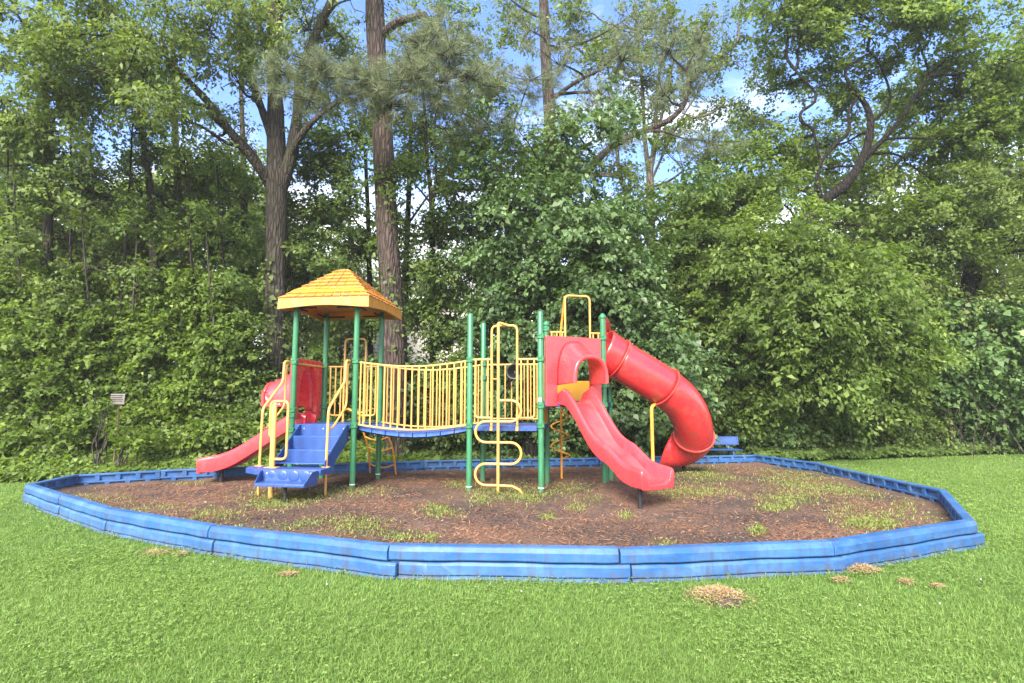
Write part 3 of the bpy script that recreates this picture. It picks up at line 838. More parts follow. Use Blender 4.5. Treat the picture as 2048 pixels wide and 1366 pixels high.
for face in range(4):
    q = [(-1, -1), (1, -1), (1, 1), (-1, 1)]; c0, c1 = q[face], q[(face + 1) % 4]
    nst = 14; top = []; bot = []
    for k in range(nst + 1):
        t = k / nst; x = c0[0] + (c1[0] - c0[0]) * t; y = c0[1] + (c1[1] - c0[1]) * t
        z = zf + .05 * (math.sin(math.pi * t) ** 1.4)
        top.append((x, y)); bot.append(z)
    outr = [[rp(x * (hw + .012), y * (hw + .012), z), rp(x * (hw + .004), y * (hw + .004), zb + .012), rp(x * (hw - .03), y * (hw - .03), zb + .012), rp(x * (hw - .03), y * (hw - .03), z)] for (x, y), z in zip(top, bot)]
    fa.loft(outr)
fa.build('fascia', M['fascia'], roof, 30)
un = MB()   # vaulted inside
n_ = 10; rings = []
for k in range(n_ + 1):
    t = k / n_; w_ = (hw - .035) * math.cos(t * math.pi / 2 * .92); z = zf + .10 + .42 * math.sin(t * math.pi / 2)
    rings.append([rp(-w_, -w_, z), rp(w_, -w_, z), rp(w_, w_, z), rp(-w_, w_, z)])
un.loft(rings, True, (False, True)).build('underside', M['orange'], roof, 40)
for p, q in ((A_, B_), (C_, D_), (C_, A_), (D_, B_)):
    d = (q - p).normalized()
    for s in (p + d * .2, q - d * .2): MB().box(s + Z * 3.085, (.34, .03, .03), d, d.cross(Z), Z).build('bracket', M['black'], roof, 30, .004)

# stairs, transfer platform, hand rails
N_ = -Vv
def sp_(a, b, z): return C_ + U * a + N_ * b + Z * z
stt = MB()
PZ_ = .475
ri = [(.05, DK - .03, .90), (.30, .90, .70), (.55, .70, .52)]
for b0, z0, z1 in ri:
    stt.box(sp_(.60, b0 + .012, (z0 + z1) / 2), (.80, .006, z0 - z1), U, N_, Z)
    stt.box(sp_(.60, b0 + .13, z1 + .002), (.80, .25, .006), U, N_, Z)
stairs = stt.build('stairs', M['perf'], PS, 30)
for a in (.185, 1.015):
    st2 = MB().prism([sp_(a, .03, DK - .01), sp_(a, .10, DK - .01), sp_(a, .82, .56), sp_(a, .82, .44), sp_(a, .60, .44), sp_(a, .03, .83)], U * .012)
    st2.build('stringer', M['blue'], stairs, 30)
for b0, z0, z1 in ri[1:] + [(.80, .52, PZ_)]:
    MB().box(sp_(.60, b0 - .012, z0 + .006), (.80, .035, .012), U, N_, Z).build('nosing', M['plank'], stairs, 30, .003)
bt = MB()
for a in (.26, .6, .96): bt.lathe(sp_(a, .066, DK - .07), [(.014, 0), (.012, .006), (0, .007)], 10, N_)
bt.build('bolt', M['steel'], stairs, 40)
PZ = .475
tp = MB().prism([sp_(-.20, .78, PZ - .085), sp_(-.17, .98, PZ - .085), sp_(.10, 1.16, PZ - .085), sp_(1.10, 1.10, PZ - .085), sp_(1.13, .78, PZ - .085)], Z * .085)
plat = tp.build('transfer_platform', M['blue'], PS, 30, .006)
ls = MB()
fz = .30
ls.prism([sp_(.22, 1.165, PZ - .01), sp_(.22, 1.175, fz - .03), sp_(.27, 1.44, fz - .035), sp_(.27, 1.44, fz + .01), sp_(.235, 1.26, PZ - .015)], U * .012)
ls.prism([sp_(1.06, 1.125, PZ - .01), sp_(1.06, 1.135, fz - .03), sp_(1.02, 1.44, fz - .035), sp_(1.02, 1.44, fz + .01), sp_(1.05, 1.26, PZ - .015)], U * .012)
ls.loft([[sp_(.232, 1.166 - .04 * 0, PZ - .002), sp_(.232, 1.176, PZ - .002), sp_(.232, 1.19, fz + .012), sp_(.28, 1.43, fz + .012), sp_(.28, 1.445, fz), sp_(.28, 1.445, fz - .035), sp_(.232, 1.17, fz - .03)],
         [sp_(1.058, 1.128, PZ - .002), sp_(1.058, 1.138, PZ - .002), sp_(1.058, 1.16, fz + .012), sp_(1.022, 1.43, fz + .012), sp_(1.022, 1.445, fz), sp_(1.022, 1.445, fz - .035), sp_(1.058, 1.13, fz - .03)]])
step = ls.build('step', M['blue'], PS, 30, .004)
sb = MB()
for k in range(4): sb.lathe(sp_(.30 + k * .225, 1.178 - .037 * (.07 + k * .225), PZ - .055), [(.016, 0), (.014, .007), (0, .009)], 10, N_)
sb.build('bolt', M['steel'], step, 40)
hp = MB()
for k in range(4): hp.lathe(sp_(.36 + k * .18, 1.17, fz + .08), [(.085, 0), (.08, .004), (.05, .009), (0, .012)], 16, N_)
hp.build('scallop', M['blue'], step, 60)
MB().tube([sp_(.66, 1.28, -.05), sp_(.66, 1.28, fz)], .026, 12).build('leg', M['black'], step)
def handrail(a):
    o = MB().tube(fillet([sp_(a, .03, rail), sp_(a, .17, rail), sp_(a, .19, 1.80), sp_(a, .74, 1.36), sp_(a, .76, PZ - .01), sp_(a, .76, -.05)], .09), .0205, 10)
    o.tube(fillet([sp_(a, .03, rail - .045), sp_(a, .095, rail - .06), sp_(a, .11, 1.40), sp_(a, .58, 1.06), sp_(a, .745, 1.03)], .1), .0175, 10)
    h_ = o.build('handrail', M['yellow'], PS, 60)
    MB().lathe(sp_(a, .76, PZ), [(.075, 0), (.075, .006), (.03, .010), (.03, .02)], 4).build('foot_plate', M['yellow'], h_, 30)
handrail(-.085); handrail(SL - .095)
lp = gr(541, 999); lpz = lambda x, z: lp + U * x + Z * z
lo = MB().lathe(lp, [(.040, -.05), (.040, 1.40), (.034, 1.425), (0, 1.44)], 18)
hl = lo.build('handle_post', M['yellow'], PS, 40)
MB().tube(fillet([lpz(.03, .60), lpz(.225, .60), lpz(.225, 1.475), lpz(-.06, 1.475), lpz(-.06, .95), lpz(0, .93)], .08), .0195, 10).build('handle_loop', M['yellow'], hl, 60)
MB().box(lp + Z * (PZ + .003), (.20, .12, .010), U, Vv, Z).build('foot_plate', M['yellow'], hl, 30, .003)

# bridge
def sag(t, s): return -s * math.sin(math.pi * t) ** 1.0
bp = MB(); npl = 8; gaps = .012
for k in range(npl):
    t0, t1 = .02 + .96 * k / npl, .02 + .96 * (k + 1) / npl
    za, zc_ = DK - .015 + sag(t0, .12), DK - .015 + sag(t1, .12)
    a = A_ + U * (BR * t0 + gaps / 2) + Z * za; b = A_ + U * (BR * t1 - gaps / 2) + Z * zc_
    rings = []
    for p in (a, b): rings.append([p + Vv * .09, p + Vv * (SD - .09), p + Vv * (SD - .09) - Z * .075, p + Vv * .09 - Z * .075])
    bp.loft(rings)
bridge = MB().tube([A_ + Vv * .14 + U * (BR * t / 12) + Z * (DK - .105 + sag(t / 12, .12)) for t in range(13)], .012, 6)
bridge.tube([A_ + Vv * (SD - .14) + U * (BR * t / 12) + Z * (DK - .105 + sag(t / 12, .12)) for t in range(13)], .012, 6)
bo = bridge.build('bridge', M['black'], PS)
bp.build('bridge_deck', M['plank'], bo, 30, .006)
def bridge_rail(off):
    top = [A_ + Vv * off + U * (.03 + (BR - .06) * t / 16) + Z * (rail - .015 + sag(t / 16, .085)) for t in range(17)]
    bot = [A_ + Vv * off + U * (.03 + (BR - .06) * t / 16) + Z * (DK - .0 + sag(t / 16, .085)) for t in range(17)]
    m = MB().tube(top, .0165, 8).tube(bot, .0165, 8)
    for k in range(17):
        if k == 0 or k == 16:
            s = .055 if k == 0 else -.055
            p, q = bot[k] + U * s, top[k] + U * s
        else: p, q = bot[k], top[k]
        m.tube([p, q], .0135, 8)
    m.build('bridge_railing', M['yellow'], bo, 60)
bridge_rail(.02); bridge_rail(SD - .02)

# barriers with an arch opening: two U panels either side of a tall hoop
def arch_barrier(p, q, z0, zr, zarch, fr=(.31, .64), mat='yellow', bars=2, ubot=.12, out=0.0):
    d = (q - p).normalized(); Lb = (q - p).length; P_ = lambda s, z: p + d * s + Z * z
    a, b = fr[0] * Lb, fr[1] * Lb
    m = MB().tube(fillet([P_(a, z0 - .03), P_(a, zarch), P_(b, zarch), P_(b, z0 - .03)], .09, 6), .0195, 10)
    m.tube([P_(.02, zr), P_(a, zr)], .0175, 8).tube([P_(b, zr), P_(Lb - .02, zr)], .0175, 8)
    m.tube(fillet([P_(.10, zr), P_(.10, z0 + ubot), P_(a, z0 + ubot)], .07, 5), .0165, 8)
    m.tube(fillet([P_(Lb - .10, zr), P_(Lb - .10, z0 + ubot), P_(b, z0 + ubot)], .07, 5), .0165, 8)
    for k in range(1, bars + 1):
        for s0_, s1_ in ((.10, a), (Lb - .10, b)):
            s = s0_ + (s1_ - s0_) * k / (bars + .6)
            m.tube([P_(s, z0 + ubot), P_(s, zr)], .0135, 8)
    o = m.build('barrier', M[mat], PS, 60)
    return o, P_, a, b
fb, P_, a_, b_ = arch_barrier(E0 - Vv * .02, G_ - Vv * .02, DK, rail, 2.70, (.315, .675))
bk = MB()
for s in (a_, b_): bk.box(P_(s, DK - .05) - Vv * .025, (.045, .03, .07), U, Vv, Z)
bk.build('bracket', M['yellow'], fb, 30, .004)
arch_barrier(D_ + Vv * .03, B_ + Vv * .03, DK, rail - .02, 2.66, (.34, .72))
# plain barred barrier at the back of the middle deck
def bar_barrier(p, q, z0, z1, n):
    d = (q - p).normalized(); Lb = (q - p).length; m = MB(); P2 = lambda s, z: p + d * s + Z * z
    m.tube([P2(.02, z1), P2(Lb - .02, z1)], .0165, 8).tube([P2(.05, z0), P2(Lb - .05, z0)], .0165, 8)
    for k in range(n):
        s = .055 + (Lb - .11) * k / (n - 1); m.tube([P2(s, z0), P2(s, z1)], .0125, 8)
    return m.build('barrier', M['yellow'], PS, 60)
bar_barrier(F_ + Vv * .02, H_ + Vv * .02, DK + .07, rail - .01, 10)
# right tower, back side, with its hoop
ub, P3_, a3, b3 = arch_barrier(H_ + Vv * .02, J_ + Vv * .02, DK2, 2.73, 3.42, (.30, .70), bars=2)
# plate filling the rise between the two decks, and low panel at the back
MB().box((G_ + H_) / 2 + Z * 1.27 + U * .02, (.02, SD - .14, .33), U, Vv, Z).build('riser_panel', M['panel_y'], PS, 30, .004)
pm = (H_ + J_) / 2; pd = (J_ - H_).normalized()
MB().box(pm + Z * 1.66 - Vector((0, .06, 0)), ((J_ - H_).length - .15, .025, .36), pd, pd.cross(Z), Z).build('low_panel', M['panel_y'], PS, 30, .006)

# snaking climber at the front
sc = gr(996, 993); X = lambda x, z, y=0: sc + U * x - Vv * y + Z * z
gap = (E0 - Vv * .02 - sc).dot(Vv)
cp = MB().tube(fillet([X(0, -.05), X(0, 2.70), X(.0, 2.735, -gap * .3), X(.14, 2.70, -gap)], .06), .023, 10)
zz = lambda py: at(996, py, sc.y).z
rr = (zz(846) - zz(885)) ; ys = [801, 843, 885, 928, 971]
hs = [zz(y) for y in ys]
pts = [X(0, hs[0])]
def half(x0, sgn, za, zb_, r_):
    out = []
    for k in range(13):
        t = math.pi * k / 12; out.append(X(x0 + sgn * r_ * math.sin(t), (za + zb_) / 2 + (za - zb_) / 2 * math.cos(t)))
    return out
for k in range(4):
    sgn = 1 if k % 2 == 0 else -1
    pts += [X(sgn * .10, hs[k])] if k == 0 else [X(sgn * .10, hs[k])]
    pts += half(sgn * .20, sgn, hs[k], hs[k + 1], abs(hs[k] - hs[k + 1]) / 2)
    pts += [X(sgn * .10, hs[k + 1]), X(0, hs[k + 1])]
pts += [X(.22, hs[4] - .005), X(.34, hs[4] - .06), X(.39, hs[4] - .14), X(.405, -.05)]
clean = [pts[0]]
for p in pts[1:]:
    if (p - clean[-1]).length > .012: clean.append(p)
cl = cp.build('snake_climber', M['yellow'], PS, 60)
MB().tube(clean, .0205, 10).build('snake_bar', M['yellow'], cl, 60)
MB().tube([X(0, 1.83), X(-.14, 1.83, -gap)], .012, 8).build('stay', M['yellow'], cl, 60)

# curved rung ladder behind the roofed tower
ld = MB(); e = (B_ - D_).normalized(); mid = D_.lerp(B_, .53); lad = lambda x, y, z: mid + e * x + Vv * y + Z * z
def side(x): return catmull([lad(x + .02, .06, DK + .20), lad(x + .08, .20, DK + .24), lad(x + .17, .36, DK + .10), lad(x + .26, .50, DK - .25), lad(x * 1.06 + .31, .66, .5), lad(x * 1.12 + .33, .78, -.05)], 6)
sl, sr = side(-.24), side(.24)
ld.tube(sl, .0185, 9).tube(sr, .0185, 9)
ldo = ld.build('rung_ladder', M['rust_yellow'], PS, 60)
for fz_ in (4, 10, 15, 19, 23, 27):
    p, q = sl[min(fz_, len(sl) - 1)], sr[min(fz_, len(sr) - 1)]
    MB().tube([p.lerp(q, t / 8) - Z * (.07 * math.sin(math.pi * t / 8)) for t in range(9)], .0165, 8).build('rung', M['rust_yellow'], ldo, 60)

# coil climber behind the right tower
cpx = gr(1123.5, 962)
co = MB().tube([cpx - Z * .05, cpx + Z * 2.75, P3_(a3, 3.40)], .0225, 10).build('coil_climber', M['rust_yellow'], PS, 60)
hx = [cpx + Vector((-.02 + .17 * math.cos(t), .17 * math.sin(t), 1.18 - .36 * t / 6.283 / 1.0)) for t in [6.283 * k / 24 * 1.0 for k in range(0, 50)]]
MB().tube([cpx + Z * 1.3] + hx + [cpx + Z * (hx[-1].z - .04)], .0165, 8).build('coil', M['rust_yellow'], co, 60)

# thin talk-tube stand with black horn
tb = gr(999, 964); t_o = MB().lathe(tb, [(.024, -.05), (.024, 1.88), (.018, 1.90), (0, 1.905)], 12)
t_o.lathe(tb + Z * 1.72, [(.025, -.03), (.036, -.02), (.036, .02), (.025, .03)], 12).lathe(tb + Z * 1.15, [(.025, -.03), (.036, -.02), (.036, .02), (.025, .03)], 12)
tto = t_o.build('talk_tube', M['green'], PS, 40)
hc = at(1028, 743, 9.95); ha = Vector((-.15, -1, .05))
hb = MB().lathe(hc, [(.035, -.16), (.05, -.10), (.09, -.04), (.125, 0), (.137, .004), (.137, .018), (.118, .016), (.085, -.02), (.045, -.08), (.02, -.11), (0, -.11)], 24, ha)
hb.tube([hc + Vector((.02, .15, -.03)), hc + Vector((-.08, .22, -.2)), tb + Z * 1.55], .02, 8)
hb.build('horn', M['blackp'], tto, 40)

# ---------------------------------------------------------------- moulded slides
def slide_unit(org, d, zdeck, prof, hw_, panel_w, p_d, pz0, pz1, hood_len, arch_hw, leg_s, leg_foot, legmat='black', hood_dir=None, ph=.98, arch0=.10, rise=.22, poff=0.0):
    """org: middle of the deck edge, d: run direction, p_d: panel direction along the deck edge"""
    d = d.normalized(); w = Vector((-d.y, d.x, 0)); O = Vector((org.x, org.y, 0))
    # chute
    path = catmull([Vector((s, 0, z)) for s, z in prof], 7)
    rings = []; nP = len(path); send = prof[-1][0]
    for i, p in enumerate(path):
        s, z = p.x, p.z
        f = max(0, (s - (send - .22)) / .22)
        hwk = hw_ * (1 + .05 * f); wl = .215 * (1 - .10 * f ** 2) * (1 if s > .12 else .75 + .25 * s / .12)
        bed = [(-hwk, -.055), (-hwk - .01, wl - .06), (-hwk - .004, wl - .022), (-hwk + .016, wl), (-hwk + .045, wl - .004), (-hwk + .064, wl - .035), (-hwk + .085, .05), (-hwk + .13, .008), (-hwk * .45, -.004)]
        bed = bed + [(-a, b) for a, b in reversed(bed)]
        bed += [(hwk - .05, -.065), (0, -.07), (-hwk + .05, -.065)]
        rings.append([O + d * s + w * a + Z * (z + b) for a, b in bed])
    # rolled front lip
    last = rings[-1]; c = sum(last, Vector()) / len(last)
    rings.append([p + d * .020 - Z * .010 for p in last]); rings.append([c + (p - c) * .95 + d * .036 - Z * .020 for p in last])
    so = MB().loft(rings).build('slide', M['red'], PS, 50, .010, 2)
    # panel with arched opening
    pw = panel_w / 2; nt = 24; hole = []; outer = []
    hz0 = zdeck + arch0
    for k in range(nt + 1):
        t = math.pi * k / nt
        x = -arch_hw * math.copysign(abs(math.cos(t)) ** .75, math.cos(t)); z = zdeck + .30 + (ph - .30) * math.sin(t) ** .8
        hole.append((x, z))
    hole = [(-arch_hw, pz0), (-arch_hw, (pz0 + hz0) / 2)] + hole + [(arch_hw, (pz0 + hz0) / 2), (arch_hw, pz0)]
    m_ = len(hole)
    for k in range(m_):
        t = k / (m_ - 1); per_ = (pz1 - pz0) * 2 + panel_w; q = t * per_
        if q < pz1 - pz0: outer.append((-pw, pz0 + q))
        elif q < pz1 - pz0 + panel_w: outer.append((-pw + q - (pz1 - pz0), pz1))
        else: outer.append((pw, pz1 - (q - (pz1 - pz0) - panel_w)))
    for cz in ((-pw, pz1), (pw, pz1)):
        k = min(range(m_), key=lambda j: abs(outer[j][0] - cz[0]) + abs(outer[j][1] - cz[1])); outer[k] = cz
    pn = p_d.normalized(); nn = Vector((pn.y, -pn.x, 0)); nn = nn if nn.dot(d) > 0 else -nn
    pm_ = MB(); T_ = .05 + poff
    def PP(x, z, o): return O + pn * x + nn * o + Z * z
    fr_h = [PP(*q, T_) for q in hole]; fr_o = [PP(*q, T_) for q in outer]; bk_h = [PP(*q, poff * .4) for q in hole]; bk_o = [PP(*q, poff * .4) for q in outer]
    pm_.loft([bk_h, bk_o, fr_o, fr_h, bk_h], False, (False, False))
    pm_.add([fr_h[0], fr_o[0], bk_o[0], bk_h[0]], [(0, 1, 2, 3)]); pm_.add([fr_h[-1], fr_o[-1], bk_o[-1], bk_h[-1]], [(3, 2, 1, 0)])
    po = pm_.build('hood_panel', M['red'], so, 40, .014, 3)
    # cowl
    hd = (hood_dir or d).normalized(); rings = []; nl = 8
    for l in range(nl + 1):
        f = l / nl; g = f ** .85; ring = []
        ah = arch_hw * (1 - .06 * f); top = zdeck + ph - (ph - .70) * g; bz = hz0 + rise * g
        for k in range(nt + 1):
            t = math.pi * k / nt
            x = -ah * math.copysign(abs(math.cos(t)) ** .75, math.cos(t)); z = zdeck + .30 + (top - zdeck - .30) * math.sin(t) ** .8
            ring.append((x, z))
        ring = [(-ah, bz)] + ring + [(ah, bz)]
        rings.append([O + pn * x + nn * T_ + hd * (hood_len * f) + Z * z for x, z in ring])
    hm = MB().loft(rings, False, (False, False))
    ho = hm.build('hood', M['red'], so, 60)
    md = ho.modifiers.new('solid', 'SOLIDIFY'); md.thickness = .018; md.offset = 0
    MB().tube(rings[-1], .036, 10).build('hood_lip', M['red'], ho, 60)
    # leg
    fz_ = [z for s, z in prof if s >= leg_s][0]
    lf_ = Vector((leg_foot.x, leg_foot.y, 0))
    MB().tube([lf_ - Z * .05, lf_ + Z * (fz_ - .05)], .034, 14).build('leg', M[legmat], so, 60)
    return so
gi = (G_ + I_) / 2
ex = at(1318, 985, 7.72)
sd = Vector((ex.x - gi.x, ex.y - gi.y, 0)); LN = sd.length
slide_unit(gi, sd, DK2, [(-.05, DK2), (.16, DK2 - .02), (.38, 1.26), (.60, 1.00), (.80, .795), (.97, .690), (1.12, .635), (1.28, .535), (1.44, .435), (1.62, .385), (LN - .03, .375)],
           .285, (I_ - G_).length - .14, I_ - G_, 1.40, 2.53, .42, .315, 1.5, gr(1281, 1021), arch0=.26, rise=.03)
cd = (C_ + D_) / 2
lx = at(418, 940, 10.25)
ld_ = Vector((lx.x - cd.x, lx.y - cd.y, 0)); LL = ld_.length
slide_unit(cd, ld_, DK, [(-.05, DK), (.14, DK - .01), (.45, .90), (.85, .64), (1.2, .43), (1.5, .325), (1.8, .30), (LL, .29)],
           .285, SD - .10, D_ - C_, 1.17, 2.22, .56, .32, 1.5, gr(442, 970), ph=1.02, arch0=.12, rise=.44, poff=.06)
MB().tube([C_ + Z * (rail - .03), D_ + Z * (rail - .03)], .0185, 8).build('grab_bar', M['yellow'], PS, 60)

# ---------------------------------------------------------------- tube slide
TR = .352
tpath = [at(1203, 699, 9.95), at(1236, 718, 10.0), at(1283, 746, 10.05), at(1328, 774, 10.15), at(1362, 803, 10.32), at(1382, 838, 10.55), at(1388, 872, 10.88), at(1378, 887, 11.14), at(1360, 896, 11.34), at(1336, 899, 11.46)]
full = catmull(tpath, 6)
def ring_path(i0, i1): return full[i0:i1 + 1]
cuts = [(0, 6), (6, 18), (18, 36), (36, len(full) - 1)]
tube_root = None
for k, (a, b) in enumerate(cuts):
    seg = full[a:b + 1]
    m = MB(); T, N = frames(full); rings = []
    for i in range(a, b + 1):
        Bn = T[i].cross(N[i]); rk = TR * (1.0 if k else 1.0 + .10 * (1 - i / 6))
        if k == 3: rk = TR * (1 + .02 * (i - a) / (b - a))
        rg = [full[i] + (N[i] * math.cos(t) + Bn * math.sin(t)) * rk for t in [6.2832 * j / 40 for j in range(40)]]
        if k == 3:
            cut_ = ((i - a) / (b - a)) ** 2
            rg = [p + T[i] * cut_ * .20 * (-(p - full[i]).z / TR) for p in rg]
        rings.append(rg)
    m.loft(rings, True, (False, False))
    if tube_root is None:
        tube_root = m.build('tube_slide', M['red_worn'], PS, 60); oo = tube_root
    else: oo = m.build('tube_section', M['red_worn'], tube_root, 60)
    md = oo.modifiers.new('solid', 'SOLIDIFY'); md.thickness = .016; md.offset = -1
    if k < 3:
        i = b; Bn = T[i].cross(N[i]); t_ = T[i]
        fl_ = MB(); pr = [(.000, -.014), (.030, -.014), (.034, -.004), (.034, .004), (.030, .014), (.000, .014)]
        rr_ = []
        for j in range(40):
            ang = 6.2832 * j / 40; dd = N[i] * math.cos(ang) + Bn * math.sin(ang)
            rr_.append([full[i] + dd * (TR + .002 + a_) + t_ * b_ * (1.8 if k == 2 else .8) for a_, b_ in pr])
        rr_.append(rr_[0]); fl_.loft(rr_, True, (False, False)).build('seam_flange', M['seam'], tube_root, 40)
# square entry flange between the posts
pf = (J_ - I_).normalized(); nf = Vector((pf.y, -pf.x, 0)); cf = full[0] * 1.0
outer, innr = [], []
c0 = (I_ + J_) / 2 + Z * (cf.z + .03) + nf * .02
for j in range(40):
    t = 6.2832 * j / 40; cx, cz = math.cos(t), math.sin(t); q = max(abs(cx), abs(cz)) ** .8
    outer.append(c0 + pf * (cx / q * .47) + Z * (cz / q * .53)); innr.append(c0 + pf * (cx * .36) + Z * (cz * .36))
fm = MB().loft([innr, outer, [p + nf * .03 for p in outer], [p + nf * .03 for p in innr], innr], True, (False, False))
fm.build('entry_flange', M['red'], tube_root, 40, .008)
sp0 = full[18] - Z * TR; s_b = Vector((at(1303, 815, 10.05).x, 10.05, 0))
MB().tube(fillet([s_b - Z * .05, s_b + Z * (sp0.z + .02), Vector((full[18].x, full[18].y, sp0.z + .08))], .08), .030, 12).build('support_post', M['rust_yellow'], tube_root, 60)
fp = gr(1368, 950); MB().tube([fp - Z * .05, Vector((fp.x, fp.y, .34))], .036, 12).build('leg', M['black'], tube_root, 60)
#==SPLIT==
# ================================================================ bench, sign, houses
def bench():
    p = at(1428, 903, 13.62); z0 = .0; b = Vector((p.x, p.y, 0)); root = thing('park_bench', 'blue perforated metal bench on the grass behind the border by the tube slide', 'bench', b)
    X = Vector((1, -.03, 0)).normalized(); Y = Vector((.03, 1, 0)).normalized(); W_ = 1.25
    st = MB().box(b + Z * .44, (W_, .36, .03), X, Y, Z)
    st.build('seat', M['perf'], root, 30, .012)
    yb = Vector((0, .97, .24)).normalized(); 
    bk_ = MB().box(b + Y * .21 + Z * .70, (W_, .028, .24), X, Y, (Z + Y * .15).normalized()); bk_.build('backrest', M['perf'], root, 30, .010)
    fr_ = MB()
    for s in (-1, 1):
        fr_.box(b + Y * .205 + Z * .70 + X * (s * (W_ / 2 + .012)), (.024, .035, .27), X, Y, (Z + Y * .15).normalized())
    for zz_ in (.575, .825): fr_.box(b + Y * (.21 + (zz_ - .70) * .15) + Z * zz_, (W_ + .04, .035, .02), X, Y, Z)
    fr_.build('back_frame', M['blue'], root, 30, .004)
    for s in (-.42, .42):
        l = MB().tube(fillet([b + X * s + Y * .26 + Z * .83, b + X * s + Y * .20 + Z * .43, b + X * s - Y * .12 + Z * .42, b + X * s - Y * .14 + Z * -.04], .06), .022, 8)
        l.tube([b + X * s + Y * .20 + Z * .43, b + X * s + Y * .24 + Z * -.04], .022, 8); l.build('leg', M['blue'], root, 60)
bench(); bpy.data.objects['park_bench'].scale = (1, 1, .76)

def sign():
    p = at(236, 798, 11.35); b = Vector((p.x, p.y, 0)); root = thing('notice_sign', 'small weathered grey notice board on a thin stake among the bushes', 'sign', b)
    MB().box(p, (.29, .02, .21)).build('board', M['wood'], root, 30, .004)
    fr_ = MB().box(p + Vector((0, -.012, -.098)), (.30, .02, .016)).box(p + Vector((.138, -.012, .0)), (.014, .02, .18)); fr_.build('frame', M['wood'], root, 30)
    MB().tube([b - Z * .05, Vector((b.x + .02, b.y + .03, p.z + .1))], .014, 8).build('stake', M['vine'], root)
    ln = MB()
    for k in range(4): ln.box(p + Vector((-.015, -.0125, .068 - k * .036)), (.24 - .03 * (k % 2), .004, .012))
    ln.build('faded_lines', M['bark_dark'], root)
sign()

def house(px0, px1, D, z_eave, depth, label, ridge=2.6, wins=(), over=.5):
    x0, x1 = at(px0, 700, D).x, at(px1, 700, D).x; c = Vector(((x0 + x1) / 2, D, 0)); root = thing('house', label, 'house', c)
    MB().box(Vector(((x0 + x1) / 2, D + depth / 2, z_eave / 2 - .1)), (x1 - x0, depth, z_eave)).build('wall', M['siding'], root, 20)
    rfm = MB(); y0, y1 = D - over, D + depth + over; ym = (y0 + y1) / 2
    a, b = x0 - over, x1 + over
    pr = [(y0, z_eave - .12), (ym, z_eave + ridge), (y1, z_eave - .12), (y1, z_eave + .06), (ym, z_eave + ridge + .22), (y0, z_eave + .06)]
    rfm.loft([[Vector((a, y, z)) for y, z in pr], [Vector((b, y, z)) for y, z in pr]])
    ro = rfm.build('roof', M['roofing'], root, 20)
    MB().box(Vector(((a + b) / 2, y0 - .06, z_eave - .05)), (b - a, .10, .16)).build('gutter', M['siding_trim'], ro, 20, .01)
    gm = MB()
    for xx in (x0 + .01, x1 - .01): gm.prism([Vector((xx - .02, D + .02, z_eave - .15)), Vector((xx - .02, D + depth - .02, z_eave - .15)), Vector((xx - .02, ym, z_eave + ridge - .05))], Vector((.04, 0, 0)))
    gm.build('gable', M['siding'], root, 20)
    for px, zc_ in wins:
        xw = at(px, 700, D).x
        f = MB().box((xw, D - .02, zc_), (1.1, .10, 1.5)).build('window', M['siding_trim'], root, 20, .01)
        MB().box((xw, D - .055, zc_ + .34), (.92, .04, .62)).box((xw, D - .055, zc_ - .34), (.92, .04, .62)).build('pane', M['window'], f)
house(540, 962, 29.0, 6.75, 9, 'pale two storey house with siding glimpsed between the pine and the maple', 2.6, ((640, 5.0), (905, 5.1), (905, 2.2), (700, 2.2)))
house(1560, 1840, 33.0, 5.0, 9, 'pale house glimpsed low through the leaves on the right of the tube slide', 2.0, ((1700, 3.2),))
#==SPLIT==
# ================================================================ vegetation
def gcover(name, segs, mat, n, hfun, size):
    """low ivy-like cover along the wood edge; segs: (x0, x1, front offset, back offset)"""
    x = rng.uniform(segs[0], segs[1], n); t = rng.random(n) ** 1.15
    e = np.interp(x, xs, [edge_depth(a) for a in xs]); P = np.column_stack([x, e + segs[2] + t * (segs[3] - segs[2]) + .22 * vnoise(np.column_stack([x, x]), 2.4, 8)])
    hh = hfun(x, t) * (1 + .45 * vnoise(P, 2.6, 9) + .25 * vnoise(P, 7, 4))
    z = np.maximum(.02, hh) * (1 - .45 * rng.random(n) ** 2.2); P3 = np.column_stack([P, z])
    k = ~inside(P) & (dist_edge(P) > .07); P3 = P3[k]
    N = rng.normal(0, .45, P3.shape); N[:, 2] += .9; N[:, 1] -= .45
    A = rng.normal(0, .8, P3.shape); A[:, 2] -= .25; A[:, 1] -= .3
    L = size * rng.lognormal(0, .25, len(P3)); Vg, Fg = leaf_arrays(P3, N, A, L, L * .78)
    tone = .42 + .16 * vnoise(P3[:, :2], 3.2, 12)
    tag(np_mesh(name, Vg, Fg, mat, None, np.clip(tone + rng.normal(0, .17, len(P3)), 0, 1)), kind='stuff')
gcover('ground_cover', (-15, -1.5, -.35, 2.4), M['leaf_bright'], 46000, lambda x, t: (.16 + .75 * t) * np.clip(.55 + (-x - 1.5) * .06, .55, 1.1), .088)
gcover('ground_cover', (-2.2, 6.6, .15, 1.9), M['leaf_mid'], 26000, lambda x, t: .12 + .45 * t, .085)
gcover('ground_cover', (6.0, 21, -.55, 2.2), M['leaf_mid'], 42000, lambda x, t: .17 + .52 * t, .09)

